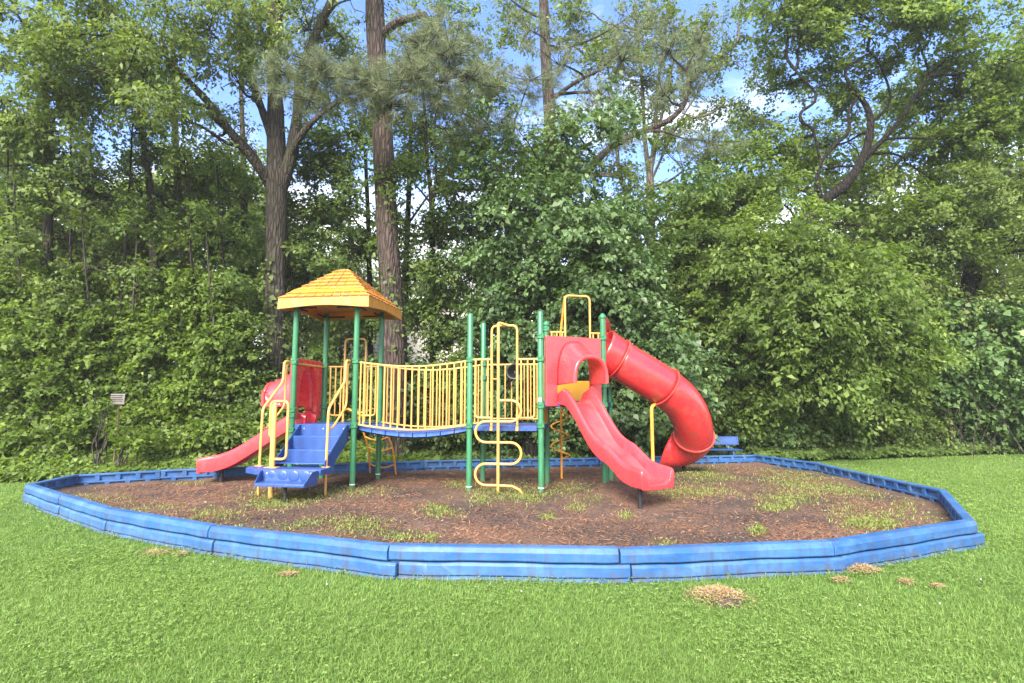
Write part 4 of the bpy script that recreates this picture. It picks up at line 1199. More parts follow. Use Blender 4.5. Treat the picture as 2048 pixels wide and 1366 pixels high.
# --- bushes of the wood edge
bush('vine_thicket', 'tall tangled vine thicket at the far left of the wood edge', 'bush', [(30, 690, 12.4, 100, 90, .8, 5), (80, 790, 12.0, 90, 80, .6, 4), (60, 870, 11.6, 110, 40, .5, 4), (10, 580, 12.8, 70, 60, .7, 3)], 'leaf_bright', .088, .32)
bush('vine_thicket', 'vine covered thicket just left of the grey notice board', 'bush', [(190, 660, 13.0, 80, 80, .8, 4), (150, 740, 12.6, 80, 80, .6, 4), (170, 830, 12.0, 70, 50, .5, 4), (120, 590, 13.4, 60, 60, .7, 3)], 'leaf_bright', .085, .32)
bush('vine_thicket', 'round leaved vine thicket right behind the grey notice board', 'bush', [(300, 690, 13.1, 80, 70, .7, 5), (270, 775, 12.9, 80, 60, .6, 5), (320, 860, 12.3, 90, 45, .5, 6), (360, 610, 13.6, 60, 60, .7, 3), (206, 806, 11.15, 6, 7, .08, 3), (240, 880, 11.0, 40, 18, .3, 5)], 'leaf_bright', .088, .3)
bush('vine_thicket', 'leafy thicket between the notice board and the open red slide hood', 'bush', [(450, 700, 13.1, 80, 80, .7, 5), (410, 790, 12.8, 80, 60, .6, 5), (440, 865, 12.4, 100, 45, .6, 6), (425, 600, 13.6, 60, 70, .7, 3)], 'leaf_bright', .085, .3)
bush('vine_thicket', 'bushy thicket behind the red slide hood, at the foot of the big forked tree', 'bush', [(500, 790, 13.3, 60, 70, .6, 6), (620, 780, 13.6, 50, 80, .5, 5), (560, 860, 13.0, 100, 50, .6, 6)], 'leaf_mid', .085, .3)
bush('understory_bush', 'dark leafy bush seen between the posts of the roofed tower', 'bush', [(655, 800, 14.0, 90, 90, .7, 6)], 'leaf_mid', .085, .32)
bush('understory_bush', 'leafy bush at the foot of the vine wrapped pine, behind the bridge', 'bush', [(790, 800, 14.0, 90, 90, .7, 6)], 'leaf_dark', .09, .32)
bush('understory_bush', 'leafy bush behind the middle of the bridge railing', 'bush', [(890, 800, 13.9, 80, 95, .7, 6)], 'leaf_mid', .09, .32)
bush('understory_bush', 'dark bush behind the snaking climber and the talk horn', 'bush', [(1000, 800, 14.0, 80, 100, .7, 6)], 'leaf_dark', .09, .32)
bush('understory_bush', 'dark bush behind the red front slide panel', 'bush', [(1120, 800, 14.1, 90, 100, .7, 6)], 'leaf_dark', .09, .32)
bush('understory_bush', 'bush in the gap under the red tube slide', 'bush', [(1250, 820, 14.2, 90, 90, .7, 7)], 'leaf_dark', .09, .32)
bush('understory_bush', 'green bush directly behind the blue bench', 'bush', [(1400, 815, 14.9, 90, 90, .6, 7)], 'leaf_mid', .09, .32)
bush('understory_bush', 'wide low bush on the lawn edge just right of the blue bench', 'bush', [(1530, 840, 14.9, 100, 70, .7, 8), (1490, 780, 15.3, 80, 70, .6, 5)], 'leaf_blue', .09, .32)
bush('understory_bush', 'rounded bush under the dense rounded shrub tree', 'bush', [(1650, 830, 15.2, 100, 90, .7, 8)], 'leaf_mid', .09, .32)
bush('understory_bush', 'brownish olive bush left of the dark hollow in the wood edge', 'bush', [(1775, 830, 15.8, 90, 90, .7, 6)], 'leaf_olive', .08, .3)
bush('understory_bush', 'bush in deep shade behind the dark hollow at the right', 'bush', [(1890, 800, 18.0, 110, 80, .7, 5)], 'leaf_dark', .09, .32)
bush('pale_leaved_bush', 'pale broad leaved bush at the far right edge of the wood', 'bush', [(1960, 690, 15.6, 110, 90, 1.0, 5), (2050, 740, 15.8, 90, 130, .9, 5), (1900, 760, 15.8, 70, 60, .6, 4), (2040, 850, 16.6, 80, 50, .5, 5), (1960, 830, 16.2, 80, 60, .6, 5)], 'leaf_blue', .118, .40, 36, aspect=.8, hang=.5)

# --- trees one can tell apart
tree('forked_tree', 'big grey tree forking into many limbs behind the red slide hood', 'tree',
     [(547, 900, 13.9, .27), (548, 720, 13.9, .255), (551, 560, 13.9, .25), (552, 460, 13.9, .25), (553, 380, 13.9, .26), (552, 250, 13.9, .215), (548, 120, 13.9, .17), (545, 0, 13.9, .14), (543, -140, 13.9, .11)],
     [[(553, 400, 13.9, .20), (582, 310, 13.8, .16), (596, 220, 13.8, .14), (604, 140, 13.7, .12), (640, 50, 13.6, .10), (672, -20, 13.6, .08)],
      [(548, 370, 13.9, .16), (510, 325, 13.6, .12), (470, 275, 13.3, .105), (425, 215, 13.0, .09), (380, 165, 12.7, .075), (325, 105, 12.4, .05)],
      [(546, 385, 13.9, .13), (505, 310, 13.9, .10), (455, 260, 13.8, .08), (415, 225, 13.7, .05)],
      [(552, 300, 13.9, .13), (528, 230, 13.7, .10), (505, 165, 13.6, .085), (497, 90, 13.5, .07), (480, 10, 13.4, .05)],
      [(575, 320, 13.8, .11), (610, 260, 13.5, .08), (660, 215, 13.4, .055), (700, 195, 13.3, .03)],
      [(550, 130, 13.9, .10), (520, 60, 13.7, .08), (500, -40, 13.5, .06)], [(548, 80, 13.9, .12), (560, 10, 13.8, .10), (566, -100, 13.8, .08)]],
     [(420, 60, 12.6, 110, 90, 1.4, 2.6), (300, 110, 11.8, 110, 80, 1.3, 3.2), (200, 40, 11.6, 110, 80, 1.3, 3.0), (480, 170, 12.8, 70, 50, 1.0, 1.6), (620, 60, 13.4, 90, 80, 1.4, 1.6), (700, 0, 13.4, 90, 60, 1.4, 1.6), (340, 230, 11.8, 100, 50, 1.0, 2.2), (560, -20, 13.4, 110, 60, 1.4, 1.6), (330, -20, 12, 120, 60, 1.3, 3.0), (230, 150, 11.6, 120, 60, 1.1, 3.4), (120, 60, 11.8, 100, 70, 1.2, 3.2), (500, 70, 12.6, 60, 70, 1.0, 2.2), (640, 150, 14.6, 70, 60, 1.0, 1.8), (690, 90, 14.8, 60, 70, 1.0, 2.0), (440, 280, 14.6, 60, 50, .9, 1.4)],
     'bark', 'leaf_olive', .105, .45, 40, ivy=(.4, 5.2, 900, .11), hang=.7, aspect=.45)
tree('pine_tree', 'thick reddish pine wrapped in dry vines beside the yellow roof', 'tree',
     [(796, 900, 13.3, .29), (786, 660, 13.3, .275), (774, 450, 13.3, .26), (764, 250, 13.3, .245), (752, 80, 13.3, .235), (746, -130, 13.3, .21)],
     [[(757, 75, 13.3, .12), (790, 48, 13.0, .10), (815, 38, 12.7, .09), (850, 28, 12.3, .06)],
      [(762, 160, 13.3, .07), (700, 150, 12.2, .05), (640, 130, 11.4, .035)], [(764, 200, 13.3, .07), (800, 185, 12.2, .05), (870, 165, 11.6, .035), (930, 150, 11.3, .02)],
      [(768, 235, 13.3, .05), (800, 238, 13.2, .04), (812, 228, 13.1, .03)]],
     [(790, 345, 13.0, 45, 60, .5, 1.2)], 'bark_pine', 'leaf_mid', .10, .4, 34, ivy=(.3, 7.2, 1300, .095),
     needle=[(560, 150, 11.6, 60, 40, .6, 90), (620, 200, 11.4, 60, 30, .6, 80), (960, 170, 11.8, 60, 40, .7, 100), (840, 90, 11.6, 60, 40, .6, 90), (640, 135, 11.2, 70, 32, .7, 130), (740, 165, 11.0, 80, 42, .7, 190), (830, 150, 11.3, 80, 50, .7, 190), (900, 110, 11.6, 70, 60, .8, 170), (780, 215, 11.2, 70, 28, .6, 100), (880, 205, 11.6, 70, 35, .6, 110), (690, 190, 11.6, 50, 25, .6, 70), (870, 60, 12.0, 60, 40, .8, 110)])
tree('tall_pine_tree', 'tall slim pine with bare dark boughs above the dark maple', 'tree',
     [(1112, 900, 17.0, .24), (1106, 500, 17.0, .21), (1100, 250, 17.0, .19), (1090, 80, 17.0, .17), (1084, -130, 17.0, .14)],
     [[(1098, 100, 17, .06), (1150, 90, 16.4, .045), (1200, 70, 16.0, .03), (1250, 40, 15.6, .018)], [(1102, 200, 17, .08), (1150, 165, 16.4, .06), (1200, 138, 16.0, .045), (1245, 92, 15.6, .03)], [(1102, 190, 17, .06), (1180, 185, 16.5, .045), (1240, 205, 16.1, .03)],
      [(1090, 40, 17, .05), (1050, 20, 16.5, .035), (1010, -10, 16.2, .02)], [(1104, 285, 17, .10), (1060, 300, 16.2, .08), (1000, 305, 15.6, .05), (960, 300, 15.2, .03)],
      [(1170, 350, 15.0, .10), (1215, 300, 14.8, .095), (1270, 268, 14.6, .09), (1330, 245, 14.4, .075), (1364, 215, 14.3, .06), (1378, 175, 14.2, .045), (1372, 140, 14.1, .03)], [(1270, 268, 14.6, .05), (1320, 262, 14.4, .04), (1370, 278, 14.2, .02)],
      [(1115, 430, 16.6, .10), (1150, 370, 15.4, .10), (1185, 330, 15.0, .10)]],
     [], 'bark_pine', 'leaf_mid', .1,
     needle=[(990, 160, 13.5, 60, 50, .8, 110), (1000, 250, 13.8, 70, 45, .8, 110), (930, 260, 13.6, 60, 40, .7, 80), (1130, 240, 14.2, 70, 40, .8, 90), (1200, 200, 14.6, 60, 50, .8, 80), (1245, 120, 14.8, 55, 50, .8, 90), (1280, 60, 14.8, 60, 50, .8, 90), (1330, 190, 14.2, 50, 40, .7, 70), (1390, 150, 14.0, 45, 45, .7, 70), (1420, 285, 13.8, 60, 30, .7, 90), (1060, 60, 15.5, 55, 50, .8, 60), (1060, 160, 14.0, 60, 45, .8, 110), (1120, 130, 14.2, 50, 40, .8, 70), (1330, 100, 14.4, 50, 45, .8, 70), (1400, 90, 14.0, 40, 50, .7, 50), (1240, 290, 14.2, 60, 30, .7, 60)])
tree('slender_tree', 'slender dark tree forking in two halfway up, between the pine and the maple', 'tree',
     [(868, 900, 15.0, .095), (866, 700, 15.0, .085), (864, 420, 15.0, .08), (855, 330, 15, .05), (848, 200, 15, .04), (842, 60, 15, .03)],
     [[(865, 410, 15.0, .05), (872, 350, 14.9, .042), (870, 250, 14.9, .03), (880, 150, 14.8, .02)], [(864, 410, 15, .03), (840, 380, 14.8, .025), (812, 350, 14.6, .015)]],
     [(860, 300, 14.8, 70, 70, 1.2, 2.0), (900, 420, 14.6, 60, 60, 1.0, 1.8), (830, 450, 14.8, 40, 60, .9, 1.5), (910, 560, 14.4, 70, 50, .9, 2.2), (880, 650, 14.6, 80, 60, .8, 2.2), (960, 350, 15, 60, 90, 1.2, 2.4), (820, 250, 15, 60, 50, 1.1, 2.2), (900, 260, 15.2, 80, 60, 1.2, 2.4), (700, 330, 15.4, 50, 60, 1, 1.6), (900, 60, 15.6, 80, 70, 1.2, 1.6), (830, 120, 15.6, 60, 60, 1.2, 1.8), (900, 480, 15.2, 60, 60, .9, 1.6), (850, 620, 15.4, 60, 50, .8, 2.4), (840, 540, 17.0, 60, 60, .9, 2.0), (760, 470, 17.0, 50, 70, .9, 1.6), (940, 560, 17, 60, 60, .9, 1.6), (1370, 420, 17, 60, 50, .9, 1.6), (920, 660, 14.6, 60, 50, .7, 2.4), (950, 150, 15.8, 60, 60, 1.1, 1.2)], 'bark_dark', 'leaf_mid', .095, .42, 38)
tree('dark_maple', 'dense dark green maple behind the middle deck and right tower', 'tree',
     [(1062, 900, 13.9, .15), (1055, 700, 13.9, .14), (1035, 560, 13.9, .13), (1018, 450, 13.9, .11), (1010, 380, 13.9, .07)],
     [[(1080, 900, 13.8, .11), (1084, 620, 13.8, .10), (1086, 470, 13.8, .08), (1100, 350, 13.8, .05)], [(1040, 580, 13.9, .08), (1080, 500, 13.5, .06), (1130, 430, 13.2, .04)],
      [(1150, 900, 14.2, .12), (1145, 600, 14.2, .10), (1180, 480, 14, .06)]],
     [(1080, 330, 13.6, 120, 90, 1.4, 5.5), (1030, 430, 13.3, 100, 80, 1.2, 4.2), (1160, 450, 13.2, 120, 100, 1.4, 6.5), (1230, 560, 13.2, 110, 100, 1.3, 6.5), (1270, 690, 13.1, 100, 110, 1.2, 6.5), (1060, 560, 13.6, 90, 80, 1.0, 3.2), (1140, 620, 13.3, 100, 90, 1.1, 5.5), (1200, 760, 13.4, 100, 90, 1.0, 5.5), (1000, 640, 13.8, 80, 80, 1.0, 4), (1320, 790, 13.5, 80, 100, .9, 6), (960, 500, 13.9, 70, 70, 1.0, 2.6), (1090, 720, 13.7, 90, 80, .8, 4)],
     'bark_dark', 'leaf_dark', .112, .46, 44, hang=.4)
tree('pale_stemmed_tree', 'pale many stemmed tree standing in the open blue gap of sky', 'tree',
     [(1305, 900, 18.0, .17), (1304, 650, 18, .16), (1302, 470, 18.0, .145), (1300, 350, 18.0, .13)],
     [[(1300, 370, 18, .09), (1290, 280, 18, .07), (1285, 180, 17.9, .055), (1275, 60, 17.8, .04), (1268, -60, 17.8, .03)], [(1301, 350, 18, .08), (1310, 260, 18, .065), (1318, 150, 18, .05), (1335, 30, 18, .04), (1345, -60, 18, .03)],
      [(1302, 340, 18, .07), (1322, 240, 17.9, .055), (1345, 130, 17.8, .04), (1370, 20, 17.7, .03)], [(1297, 480, 18, .10), (1262, 410, 17.8, .08), (1238, 340, 17.7, .07), (1232, 250, 17.6, .05), (1215, 130, 17.5, .03)], [(1303, 360, 18, .05), (1350, 260, 17.6, .035), (1420, 150, 17.2, .025), (1470, 90, 17, .015)]],
     [(1290, 160, 17.6, 100, 90, 1.6, 1.6), (1350, 60, 17.4, 90, 80, 1.5, 1.7), (1220, 90, 17.4, 80, 90, 1.4, 1.5), (1440, 110, 17.0, 70, 80, 1.3, 1.6), (1480, 210, 17.0, 60, 60, 1.1, .8), (1430, 330, 17.2, 70, 60, 1.1, 1.4), (1050, 60, 18, 80, 70, 1.3, 1.4), (1000, 330, 17, 70, 60, 1.1, 1.4), (1110, 330, 17, 70, 60, 1.1, 1.2), (1230, 330, 17.4, 60, 60, 1.2, .9), (1380, 230, 17.2, 80, 60, 1.3, .8), (1480, 30, 17, 60, 50, 1.2, .6), (1270, 430, 17.4, 60, 50, 1.2, 1.2), (1160, 20, 17.4, 70, 70, 1.3, .6)],
     'bark_pale', 'leaf_olive', .10, .40, 30)
tree('twisted_oak', 'large oak with black twisted limbs against the sky on the right', 'tree',
     [(1560, 900, 16.0, 0.240), (1575, 640, 16.0, 0.216), (1600, 490, 16.0, 0.192), (1640, 410, 16.0, 0.160), (1690, 370, 15.8, 0.136), (1725, 318, 15.7, 0.120), (1740, 265, 15.6, 0.104), (1738, 225, 15.6, 0.088), (1718, 192, 15.6, 0.068), (1695, 178, 15.5, 0.048)],
     [[(1720, 325, 15.7, 0.088), (1765, 280, 15.5, 0.072), (1800, 240, 15.3, 0.056), (1850, 165, 15.1, 0.040), (1900, 110, 15.0, 0.024)],
      [(1648, 405, 15.9, 0.072), (1636, 372, 15.8, 0.064), (1640, 330, 15.7, 0.056), (1668, 292, 15.6, 0.052), (1697, 262, 15.5, 0.048), (1697, 225, 15.5, 0.040), (1720, 190, 15.4, 0.028)],
      [(1638, 380, 15.8, 0.044), (1600, 380, 15.6, 0.036), (1575, 350, 15.4, 0.024)],
      [(1640, 320, 15.7, 0.040), (1625, 260, 15.5, 0.040), (1605, 245, 15.4, 0.048), (1602, 225, 15.4, 0.044), (1628, 205, 15.3, 0.040), (1630, 185, 15.3, 0.036), (1608, 160, 15.2, 0.028), (1590, 140, 15.2, 0.016)],
      [(1740, 250, 15.6, 0.040), (1780, 200, 15.5, 0.036), (1760, 130, 15.3, 0.032), (1735, 100, 15.2, 0.024)], [(1740, 220, 15.6, 0.048), (1690, 150, 15.3, 0.040), (1720, 118, 15.2, 0.040), (1735, 108, 15.2, 0.024)],
      [(1860, 150, 15.1, 0.032), (1830, 60, 14.9, 0.024)]],
     [(1610, 80, 15.4, 100, 60, 1.4, 3.0), (1740, 40, 14.9, 110, 60, 1.4, 3.4), (1870, 50, 14.8, 110, 65, 1.4, 4.0), (1580, 170, 16.4, 70, 50, 1.0, 1.4), (1840, 180, 16.4, 100, 70, 1.1, 2.4), (1700, 190, 16.4, 110, 70, 1.0, 1.6), (1660, 290, 16.8, 90, 60, .9, 1.0), (1980, 130, 14.6, 100, 110, 1.5, 4.6), (1540, 300, 16.6, 90, 60, 1.2, 2.2), (1510, 390, 15.4, 90, 50, 1.2, 4.0), (1650, 340, 17.0, 70, 40, 1.0, .4), (1820, 330, 16.6, 90, 50, 1.0, 2.0), (1950, 270, 15.2, 90, 70, 1.3, 3.6), (1810, 430, 15.4, 90, 45, 1.1, 3.4), (1750, -50, 14.8, 220, 50, 1.4, 3.6), (1560, 20, 15, 70, 50, 1.2, 1.8)],
     'bark_dark', 'leaf_oak', .105, .44, 42, hang=.2)
tree('leaning_tree', 'dark leaning trunk with low spreading boughs at the far right', 'tree',
     [(1915, 900, 16.6, .22), (1925, 650, 16.6, .20), (1942, 540, 16.6, .18), (1965, 480, 16.6, .15), (1990, 420, 16.6, .12), (2020, 330, 16.6, .08)],
     [[(1935, 600, 16.6, .10), (1975, 530, 16.4, .07), (2020, 505, 16.2, .05), (2060, 500, 16, .03)], [(1975, 470, 16.4, .09), (1945, 440, 15.8, .08), (1925, 452, 15.5, .075), (1880, 440, 15.2, .065), (1848, 415, 15.0, .055), (1838, 385, 15, .03)], [(1960, 520, 16.6, .06), (2000, 555, 16.3, .045), (2030, 580, 16.1, .02)]],
     [(2000, 380, 15.4, 90, 70, 1.3, 4.5), (1880, 480, 15.2, 100, 60, 1.1, 3.6), (2030, 470, 15.4, 70, 60, 1.2, 3.8), (1840, 560, 15.8, 80, 70, 1.0, 3.0), (2010, 580, 16.4, 90, 60, 1.0, 2.4), (1930, 400, 15.2, 70, 50, 1.0, 3.5), (1900, 650, 17, 90, 70, 1.0, 3)],
     'bark_dark', 'leaf_olive', .10, .44, 42)
tree('rounded_shrub_tree', 'dense rounded light green shrub tree on the lawn edge right of the tube slide', 'tree',
     [(1592, 900, 14.7, .11), (1590, 760, 14.7, .10), (1580, 640, 14.7, .08), (1570, 560, 14.7, .05)],
     [[(1610, 900, 14.8, .08), (1640, 720, 14.7, .06), (1680, 620, 14.5, .04)], [(1590, 780, 14.7, .05), (1530, 680, 14.4, .04), (1490, 610, 14.2, .03)]],
     [(1520, 540, 14.2, 110, 85, 1.4, 7.5), (1620, 560, 14.0, 110, 90, 1.4, 7.5), (1570, 650, 13.8, 120, 90, 1.3, 6.5), (1690, 620, 14.2, 100, 90, 1.3, 7), (1750, 690, 14.5, 80, 90, 1.1, 6.5), (1480, 660, 14.2, 90, 90, 1.1, 6.5), (1640, 740, 14.0, 110, 70, 1.0, 5), (1530, 760, 13.9, 80, 70, .9, 5), (1770, 790, 14.8, 50, 60, .8, 5)],
     'bark_dark', 'leaf_oak', .112, .44, 40, hang=.5, aspect=.55)
tree('arching_tree', 'mid green tree with layered drooping sprays above the bench', 'tree',
     [(1440, 900, 15.6, .12), (1436, 700, 15.6, .11), (1425, 560, 15.6, .09), (1410, 440, 15.6, .06)],
     [[(1430, 640, 15.6, .06), (1380, 560, 15.2, .045), (1340, 520, 15, .03)]],
     [(1400, 440, 15.2, 90, 60, 1.2, 5.0), (1370, 540, 15.0, 70, 70, 1.1, 4.5), (1430, 560, 15.0, 80, 70, 1.1, 5), (1400, 680, 15.0, 80, 80, 1.0, 5.5), (1460, 380, 15.2, 80, 50, 1.2, 3.5), (1350, 650, 15.2, 60, 60, .9, 3.0), (1450, 760, 15.0, 80, 70, .9, 5.5)],
     'bark_dark', 'leaf_mid', .105, .44, 42, flat=.3)
# left-hand wood
tree('edge_tree', 'tree with a straight grey trunk nearest the left edge of the wood', 'tree',
     [(92, 900, 13.6, .125), (94, 640, 13.6, .115), (96, 430, 13.6, .10), (97, 290, 13.6, .085), (88, 150, 13.6, .06), (80, 0, 13.6, .05)],
     [[(96, 420, 13.6, .05), (75, 330, 13.4, .04), (60, 280, 13.2, .025)], [(96, 330, 13.6, .04), (40, 330, 13.3, .03), (-20, 335, 13, .02)]],
     [(40, 420, 14.6, 90, 90, 1.2, 4.2), (140, 480, 14.8, 90, 90, 1.2, 4.6), (30, 560, 13.2, 90, 80, 1.1, 5), (150, 590, 14.4, 90, 70, 1.0, 5), (60, 250, 12.6, 100, 70, 1.2, 4.2), (130, 330, 14.4, 70, 60, 1.1, 3.0), (60, 110, 12.4, 90, 80, 1.3, 3.2), (-40, 180, 12.6, 60, 90, 1.2, 4), (160, 200, 12.2, 80, 60, 1.2, 3.4), (0, 0, 12.4, 90, 50, 1.2, 1.6)],
     'bark', 'leaf_olive', .10, .44, 42, ivy=(.4, 3.0, 500, .09), hang=.5)
tree('edge_tree', 'dark straight trunk rising behind the vine thicket, left of two close trunks', 'tree',
     [(318, 900, 14.2, .12), (313, 650, 14.2, .11), (304, 450, 14.2, .10), (297, 350, 14.2, .085), (280, 240, 14.2, .06), (270, 100, 14.2, .04)],
     [[(275, 260, 14, .08), (282, 220, 13.8, .07), (265, 190, 13.7, .05)]],
     [(260, 520, 15.2, 90, 80, 1.1, 4.2), (350, 600, 15.6, 90, 70, 1.0, 4.6), (250, 620, 14.8, 90, 60, .9, 4.6), (380, 430, 16.2, 70, 70, 1.1, 2.8), (220, 400, 14.0, 70, 60, 1.1, 2.6), (330, 300, 14.8, 70, 50, 1.1, 1.6)],
     'bark', 'leaf_mid', .095, .42, 42, ivy=(.4, 3.0, 300, .09))
tree('edge_tree', 'pale thin trunk right beside the dark straight one in the left wood', 'tree',
     [(364, 900, 15.4, .12), (362, 620, 15.4, .11), (358, 420, 15.4, .10), (350, 250, 15.4, .08), (345, 60, 15.4, .05)], [],
     [(430, 480, 16.4, 70, 80, 1.1, 3.8), (430, 590, 16.2, 90, 70, 1.0, 4.4), (400, 340, 15.2, 60, 50, 1.1, 2.0), (320, 200, 15, 90, 60, 1.2, 2.6)],
     'bark_pale', 'leaf_mid', .10, .42, 40)
tree('edge_tree', 'thin reddish trunk just left of the big forked tree', 'tree',
     [(492, 900, 17.0, .12), (490, 600, 17.0, .11), (488, 400, 17.0, .10), (486, 290, 17.0, .08), (480, 120, 17, .05), (476, -20, 17, .035), (474, -160, 17, .02)], [[(489, 420, 17, .05), (505, 360, 16.9, .045), (512, 300, 16.8, .03)], [(489, 470, 17, .05), (455, 390, 16.8, .04), (445, 330, 16.7, .025)]],
     [(500, 520, 17.8, 70, 80, 1.2, 3.2), (480, 620, 16.0, 80, 70, 1.0, 4.2), (470, 390, 16.6, 60, 50, 1.1, 1.4)],
     'bark_pine', 'leaf_mid', .10, .44, 40)
tree('edge_tree', 'thin dark tree right behind the big forked tree, over the yellow roof', 'tree',
     [(742, 900, 17.0, .085), (740, 600, 17.0, .08), (736, 430, 17.0, .07), (730, 300, 17, .05)], [],
     [(650, 330, 15.6, 90, 80, 1.3, 3.6), (640, 450, 15.6, 90, 80, 1.2, 3.8), (690, 260, 15.8, 60, 60, 1.2, 2.2), (610, 570, 15.6, 80, 60, 1.0, 3.8), (700, 540, 15.6, 70, 60, 1.1, 2.6), (705, 430, 15.6, 50, 60, .9, 2.0), (690, 620, 15.4, 60, 50, .8, 2.0)],
     'bark_dark', 'leaf_mid', .105, .46, 42)
tree('edge_tree', 'thin trunk rising immediately right of the vine wrapped pine', 'tree',
     [(806, 900, 16.2, .105), (808, 650, 16.2, .10), (815, 460, 16.2, .085), (820, 320, 16.2, .065), (822, 200, 16.2, .04)], [[(815, 450, 16.2, .04), (850, 400, 15.9, .03), (880, 360, 15.7, .015)]],
     [(830, 330, 15.8, 60, 70, 1.2, 2.2), (820, 560, 15.8, 50, 50, .9, 1.6), (930, 450, 15.6, 50, 60, 1.0, 1.6)], 'bark_dark', 'leaf_mid', .10, .44, 38)

for k, (px, D, top, r) in enumerate([(20, 12.9, 250, .035), (52, 12.6, 330, .03), (140, 13.1, 200, .04), (185, 12.8, 380, .028), (232, 13.2, 240, .04), (262, 12.9, 420, .03), (400, 13.1, 300, .04), (432, 12.7, 430, .028), (465, 13.3, 330, .035), (600, 14.6, 380, .035), (1290, 15.2, 480, .03)]):
    q = random.uniform(-25, 25)
    tree('sapling', 'thin sapling stem standing up through the thickets of the wood edge', 'tree', [(px, 900, D, r), (px + q * .3, 650, D, r * .9), (px + q, (top + 650) / 2, D, r * .7), (px + q * 1.5, top, D, r * .4)], [],
         [(px + q * 1.4, top + 30, D, 60, 50, .8, 1.0), (px + q + 30, top + 150, D + .4, 60, 50, .8, .8)], 'bark' if k % 2 else 'bark_dark', 'leaf_mid' if k % 3 else 'leaf_olive', .09, .38, 28, group='saplings of the wood edge')

# --- the wood further in: copies of a few far trees
def far_tree(name, label, h, r, cov, kind, leaf, group, seed):
    root = thing(name, label, 'tree', (0, 0, 0), group); random.seed(seed)
    P = wig(Vector((0, 0, -.05)), Vector((random.uniform(-.5, .5), 0, h * .92)), .02, 6)
    mb = MB(); sp = limb_tube(mb, [(p, .15 * (1 - .13 * i)) for i, p in enumerate(P)], 9); lm = MB(); cr = Crown()
    for k in range(7 if kind else 8):
        f = .34 + .66 * k / 7; z = h * f; a = random.uniform(0, 6.28); q = r * (1.05 - .55 * f) * random.uniform(.5, 1)
        c = Vector((math.cos(a) * q, math.sin(a) * q, z)); cr.blob(c, (r * .62, r * .62, r * .5), cov, .155, .6, 26, .5, cut=False)
        s = min(sp, key=lambda p: (p - c + Vector((0, 0, .8))).length); limb_tube(lm, [(p, .05 * (1 - .15 * i)) for i, p in enumerate(wig(s, c, .06, 4))], 5)
    mb.build('trunk', M['bark'], root, 60); lm.build('limb_sprays', M['bark'], root, 60); cr.build('crown', M[leaf], root)
    return root
fars = [far_tree('far_tree', 'slender tree standing deep in the wood behind the front rows', 14, 2.0, 1.5, 0, 'leaf_far', 'trees deep in the wood', 3),
        far_tree('far_tree', 'slender tree standing deep in the wood behind the front rows', 12, 2.3, 1.8, 1, 'leaf_far', 'trees deep in the wood', 5),
        far_tree('far_tree', 'slender tree standing deep in the wood behind the front rows', 10, 2.2, 2.2, 1, 'leaf_far', 'trees deep in the wood', 9)]
spots = [(-60, 20, 1), (60, 23, 2), (150, 19, 2), (210, 26, 1), (310, 22, 2), (400, 24, 1), (460, 20.5, 2), (560, 24, 2), (690, 25, 2), (1010, 26, 2), (1180, 24, 2), (1250, 21, 2), (1390, 20, 2), (1480, 22, 1), (1560, 25, 2), (1650, 20, 2), (1720, 24, 1), (1800, 21, 0), (1860, 25, 1), (1930, 20, 2), (2010, 23, 1), (2080, 20, 0), (2150, 24, 1), (-160, 24, 0), (20, 27, 0), (270, 28, 0), (1620, 28, 0), (2000, 28, 0)]
used = set()
for px, D, k in spots:
    p = at(px, 790, D)
    o = fars[k] if k not in used else copy_tree(fars[k]); used.add(k)
    o.location = (p.x, p.y, 0); o.rotation_euler = (0, 0, random.uniform(0, 6.28)); s = random.uniform(.88, 1.12); o.scale = (s, s, s)
fb0 = thing('deep_bush', 'leafy bush in the shade deep in the wood', 'bush', (0, 0, 0), 'bushes deep in the wood')
cr = Crown(); cr.blob((0, 0, 1.5), (1.7, 1.3, 1.5), 5.5, .14, .5, 26, .6, cut=False); cr.blob((.5, .2, .8), (1.6, 1.2, .8), 5, .14, .5, 26, .6, cut=False); cr.build('foliage', M['leaf_far'], fb0)
sm = MB()
for k in range(6): limb_tube(sm, [(p, .02) for p in wig((random.uniform(-.4, .4), random.uniform(-.3, .3), -.05), (random.uniform(-1, 1), random.uniform(-.7, .7), 1.8), .05, 4)], 5)
sm.build('stems', M['bark'], fb0, 60)
for i, (px, D) in enumerate([(-40, 17), (90, 18), (230, 17), (350, 18.5), (460, 17.5), (580, 19), (700, 20), (820, 19.5), (930, 20), (1040, 18), (1150, 17.5), (1260, 18), (1350, 18.5), (1470, 18), (1580, 18.5), (1690, 19), (1800, 20), (1990, 21), (2100, 19)]):
    p = at(px, 790, D); o = fb0 if i == 0 else copy_tree(fb0)
    o.location = (p.x, p.y, 0); o.rotation_euler = (0, 0, random.uniform(0, 6.28)); s = random.uniform(.8, 1.25) * (.75 if 640 < px < 960 else 1); o.scale = (s, s, s)
#==SPLIT==
LIFT_HAZE = .0011
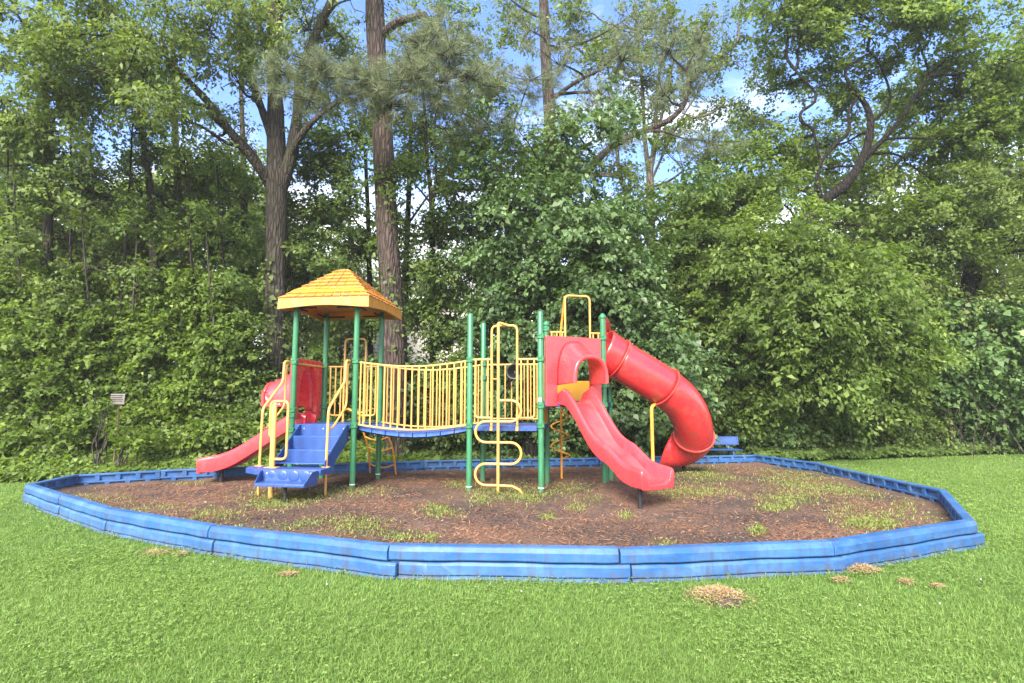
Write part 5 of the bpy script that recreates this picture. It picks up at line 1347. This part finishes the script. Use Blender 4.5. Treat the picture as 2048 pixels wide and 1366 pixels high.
# ================================================================ light, sky, camera
SUN = Vector((-.24, -.78, .58)).normalized()
elev = math.asin(SUN.z); azim = math.atan2(SUN.x, SUN.y)
ld_ = bpy.data.lights.new('sun', 'SUN'); ld_.energy = 3.0; ld_.angle = R(28); ld_.color = (1, .93, .80)
lo_ = bpy.data.objects.new('sun', ld_); COL.objects.link(lo_); lo_.rotation_euler = SUN.to_track_quat('Z', 'Y').to_euler(); lo_.location = (0, 0, 30)
W = bpy.data.worlds.new('World'); SC.world = W; W.use_nodes = True; nt = W.node_tree; nt.nodes.clear()
sky = mk(nt, 'ShaderNodeTexSky', sky_type='NISHITA', sun_disc=False, sun_elevation=elev, sun_rotation=azim, air_density=1.0, dust_density=.6, ozone_density=1.6)
tc = mk(nt, 'ShaderNodeTexCoord').outputs['Generated']
n1 = mk(nt, 'ShaderNodeTexNoise', inp={'Vector': mk(nt, 'ShaderNodeMapping', inp={'Vector': tc, 'Scale': (1, 1, 2.2), 'Location': (.35, .1, .2)}).outputs[0], 'Scale': 2.3, 'Detail': 7, 'Roughness': .55, 'Distortion': .3}).outputs['Fac']
sep = mk(nt, 'ShaderNodeSeparateXYZ', inp={'Vector': tc}).outputs['Z']
low = mk(nt, 'ShaderNodeMapRange', inp={'Value': sep, 'From Min': .12, 'From Max': .42, 'To Min': .36, 'To Max': -.075}).outputs[0]
top_ = mk(nt, 'ShaderNodeMapRange', inp={'Value': sep, 'From Min': .58, 'From Max': .85, 'To Min': 0.0, 'To Max': .22}).outputs[0]
low = mk(nt, 'ShaderNodeMath', operation='ADD', inp={0: low, 1: top_}).outputs[0]
cf_ = mk(nt, 'ShaderNodeMath', operation='ADD', inp={0: n1, 1: low}).outputs[0]
cm = ramp(nt, cf_, [(.50, (0, 0, 0)), (.68, (.95,) * 3)])
blue = mk(nt, 'ShaderNodeHueSaturation', inp={'Saturation': 1.2, 'Value': .80, 'Color': mixc(nt, 1.0, sky.outputs[0], (1.04, .92, 1.06), 'MULTIPLY')}).outputs[0]
skc = mixc(nt, cm, blue, (4.7, 4.8, 5.0))
bg = mk(nt, 'ShaderNodeBackground', inp={'Color': skc, 'Strength': .15})
mk(nt, 'ShaderNodeOutputWorld', inp={'Surface': bg.outputs[0]})
hz = MB().box((0, 24, 11), (120, 70, 26)); hm_, hnt, _ = nodes('shadow_lift_air')  # added veil over the scene, lifts the shadows among the trees
pv = mk(hnt, 'ShaderNodeVolumePrincipled', inp={'Color': (.95, .95, .93, 1), 'Density': LIFT_HAZE, 'Anisotropy': .2})
mk(hnt, 'ShaderNodeOutputMaterial', inp={'Volume': pv.outputs[0]})
if LIFT_HAZE > 0: tag(hz.build('shadow_lift_haze', hm_, smooth=None), kind='stuff')
cam = bpy.data.cameras.new('camera'); co_ = bpy.data.objects.new('camera', cam); COL.objects.link(co_)
cam.sensor_width = 36; cam.lens = FPX / 2048 * 36; cam.clip_end = 1000; cam.clip_start = .05
co_.location = (0, 0, CAMZ); co_.rotation_euler = (R(90) + PITCH, 0, 0); SC.camera = co_
SC.view_settings.view_transform = 'Standard'; SC.view_settings.look = 'None'; SC.view_settings.gamma = 1; SC.view_settings.exposure = 2.1; SC.view_settings.use_curve_mapping = False
cy = SC.cycles
cy.max_bounces = 9; cy.diffuse_bounces = 7; cy.glossy_bounces = 3; cy.transmission_bounces = 8; cy.caustics_reflective = False; cy.caustics_refractive = False
cy.use_denoising = True; cy.denoising_input_passes = 'RGB_ALBEDO_NORMAL'; cy.denoiser = 'OPENIMAGEDENOISE'
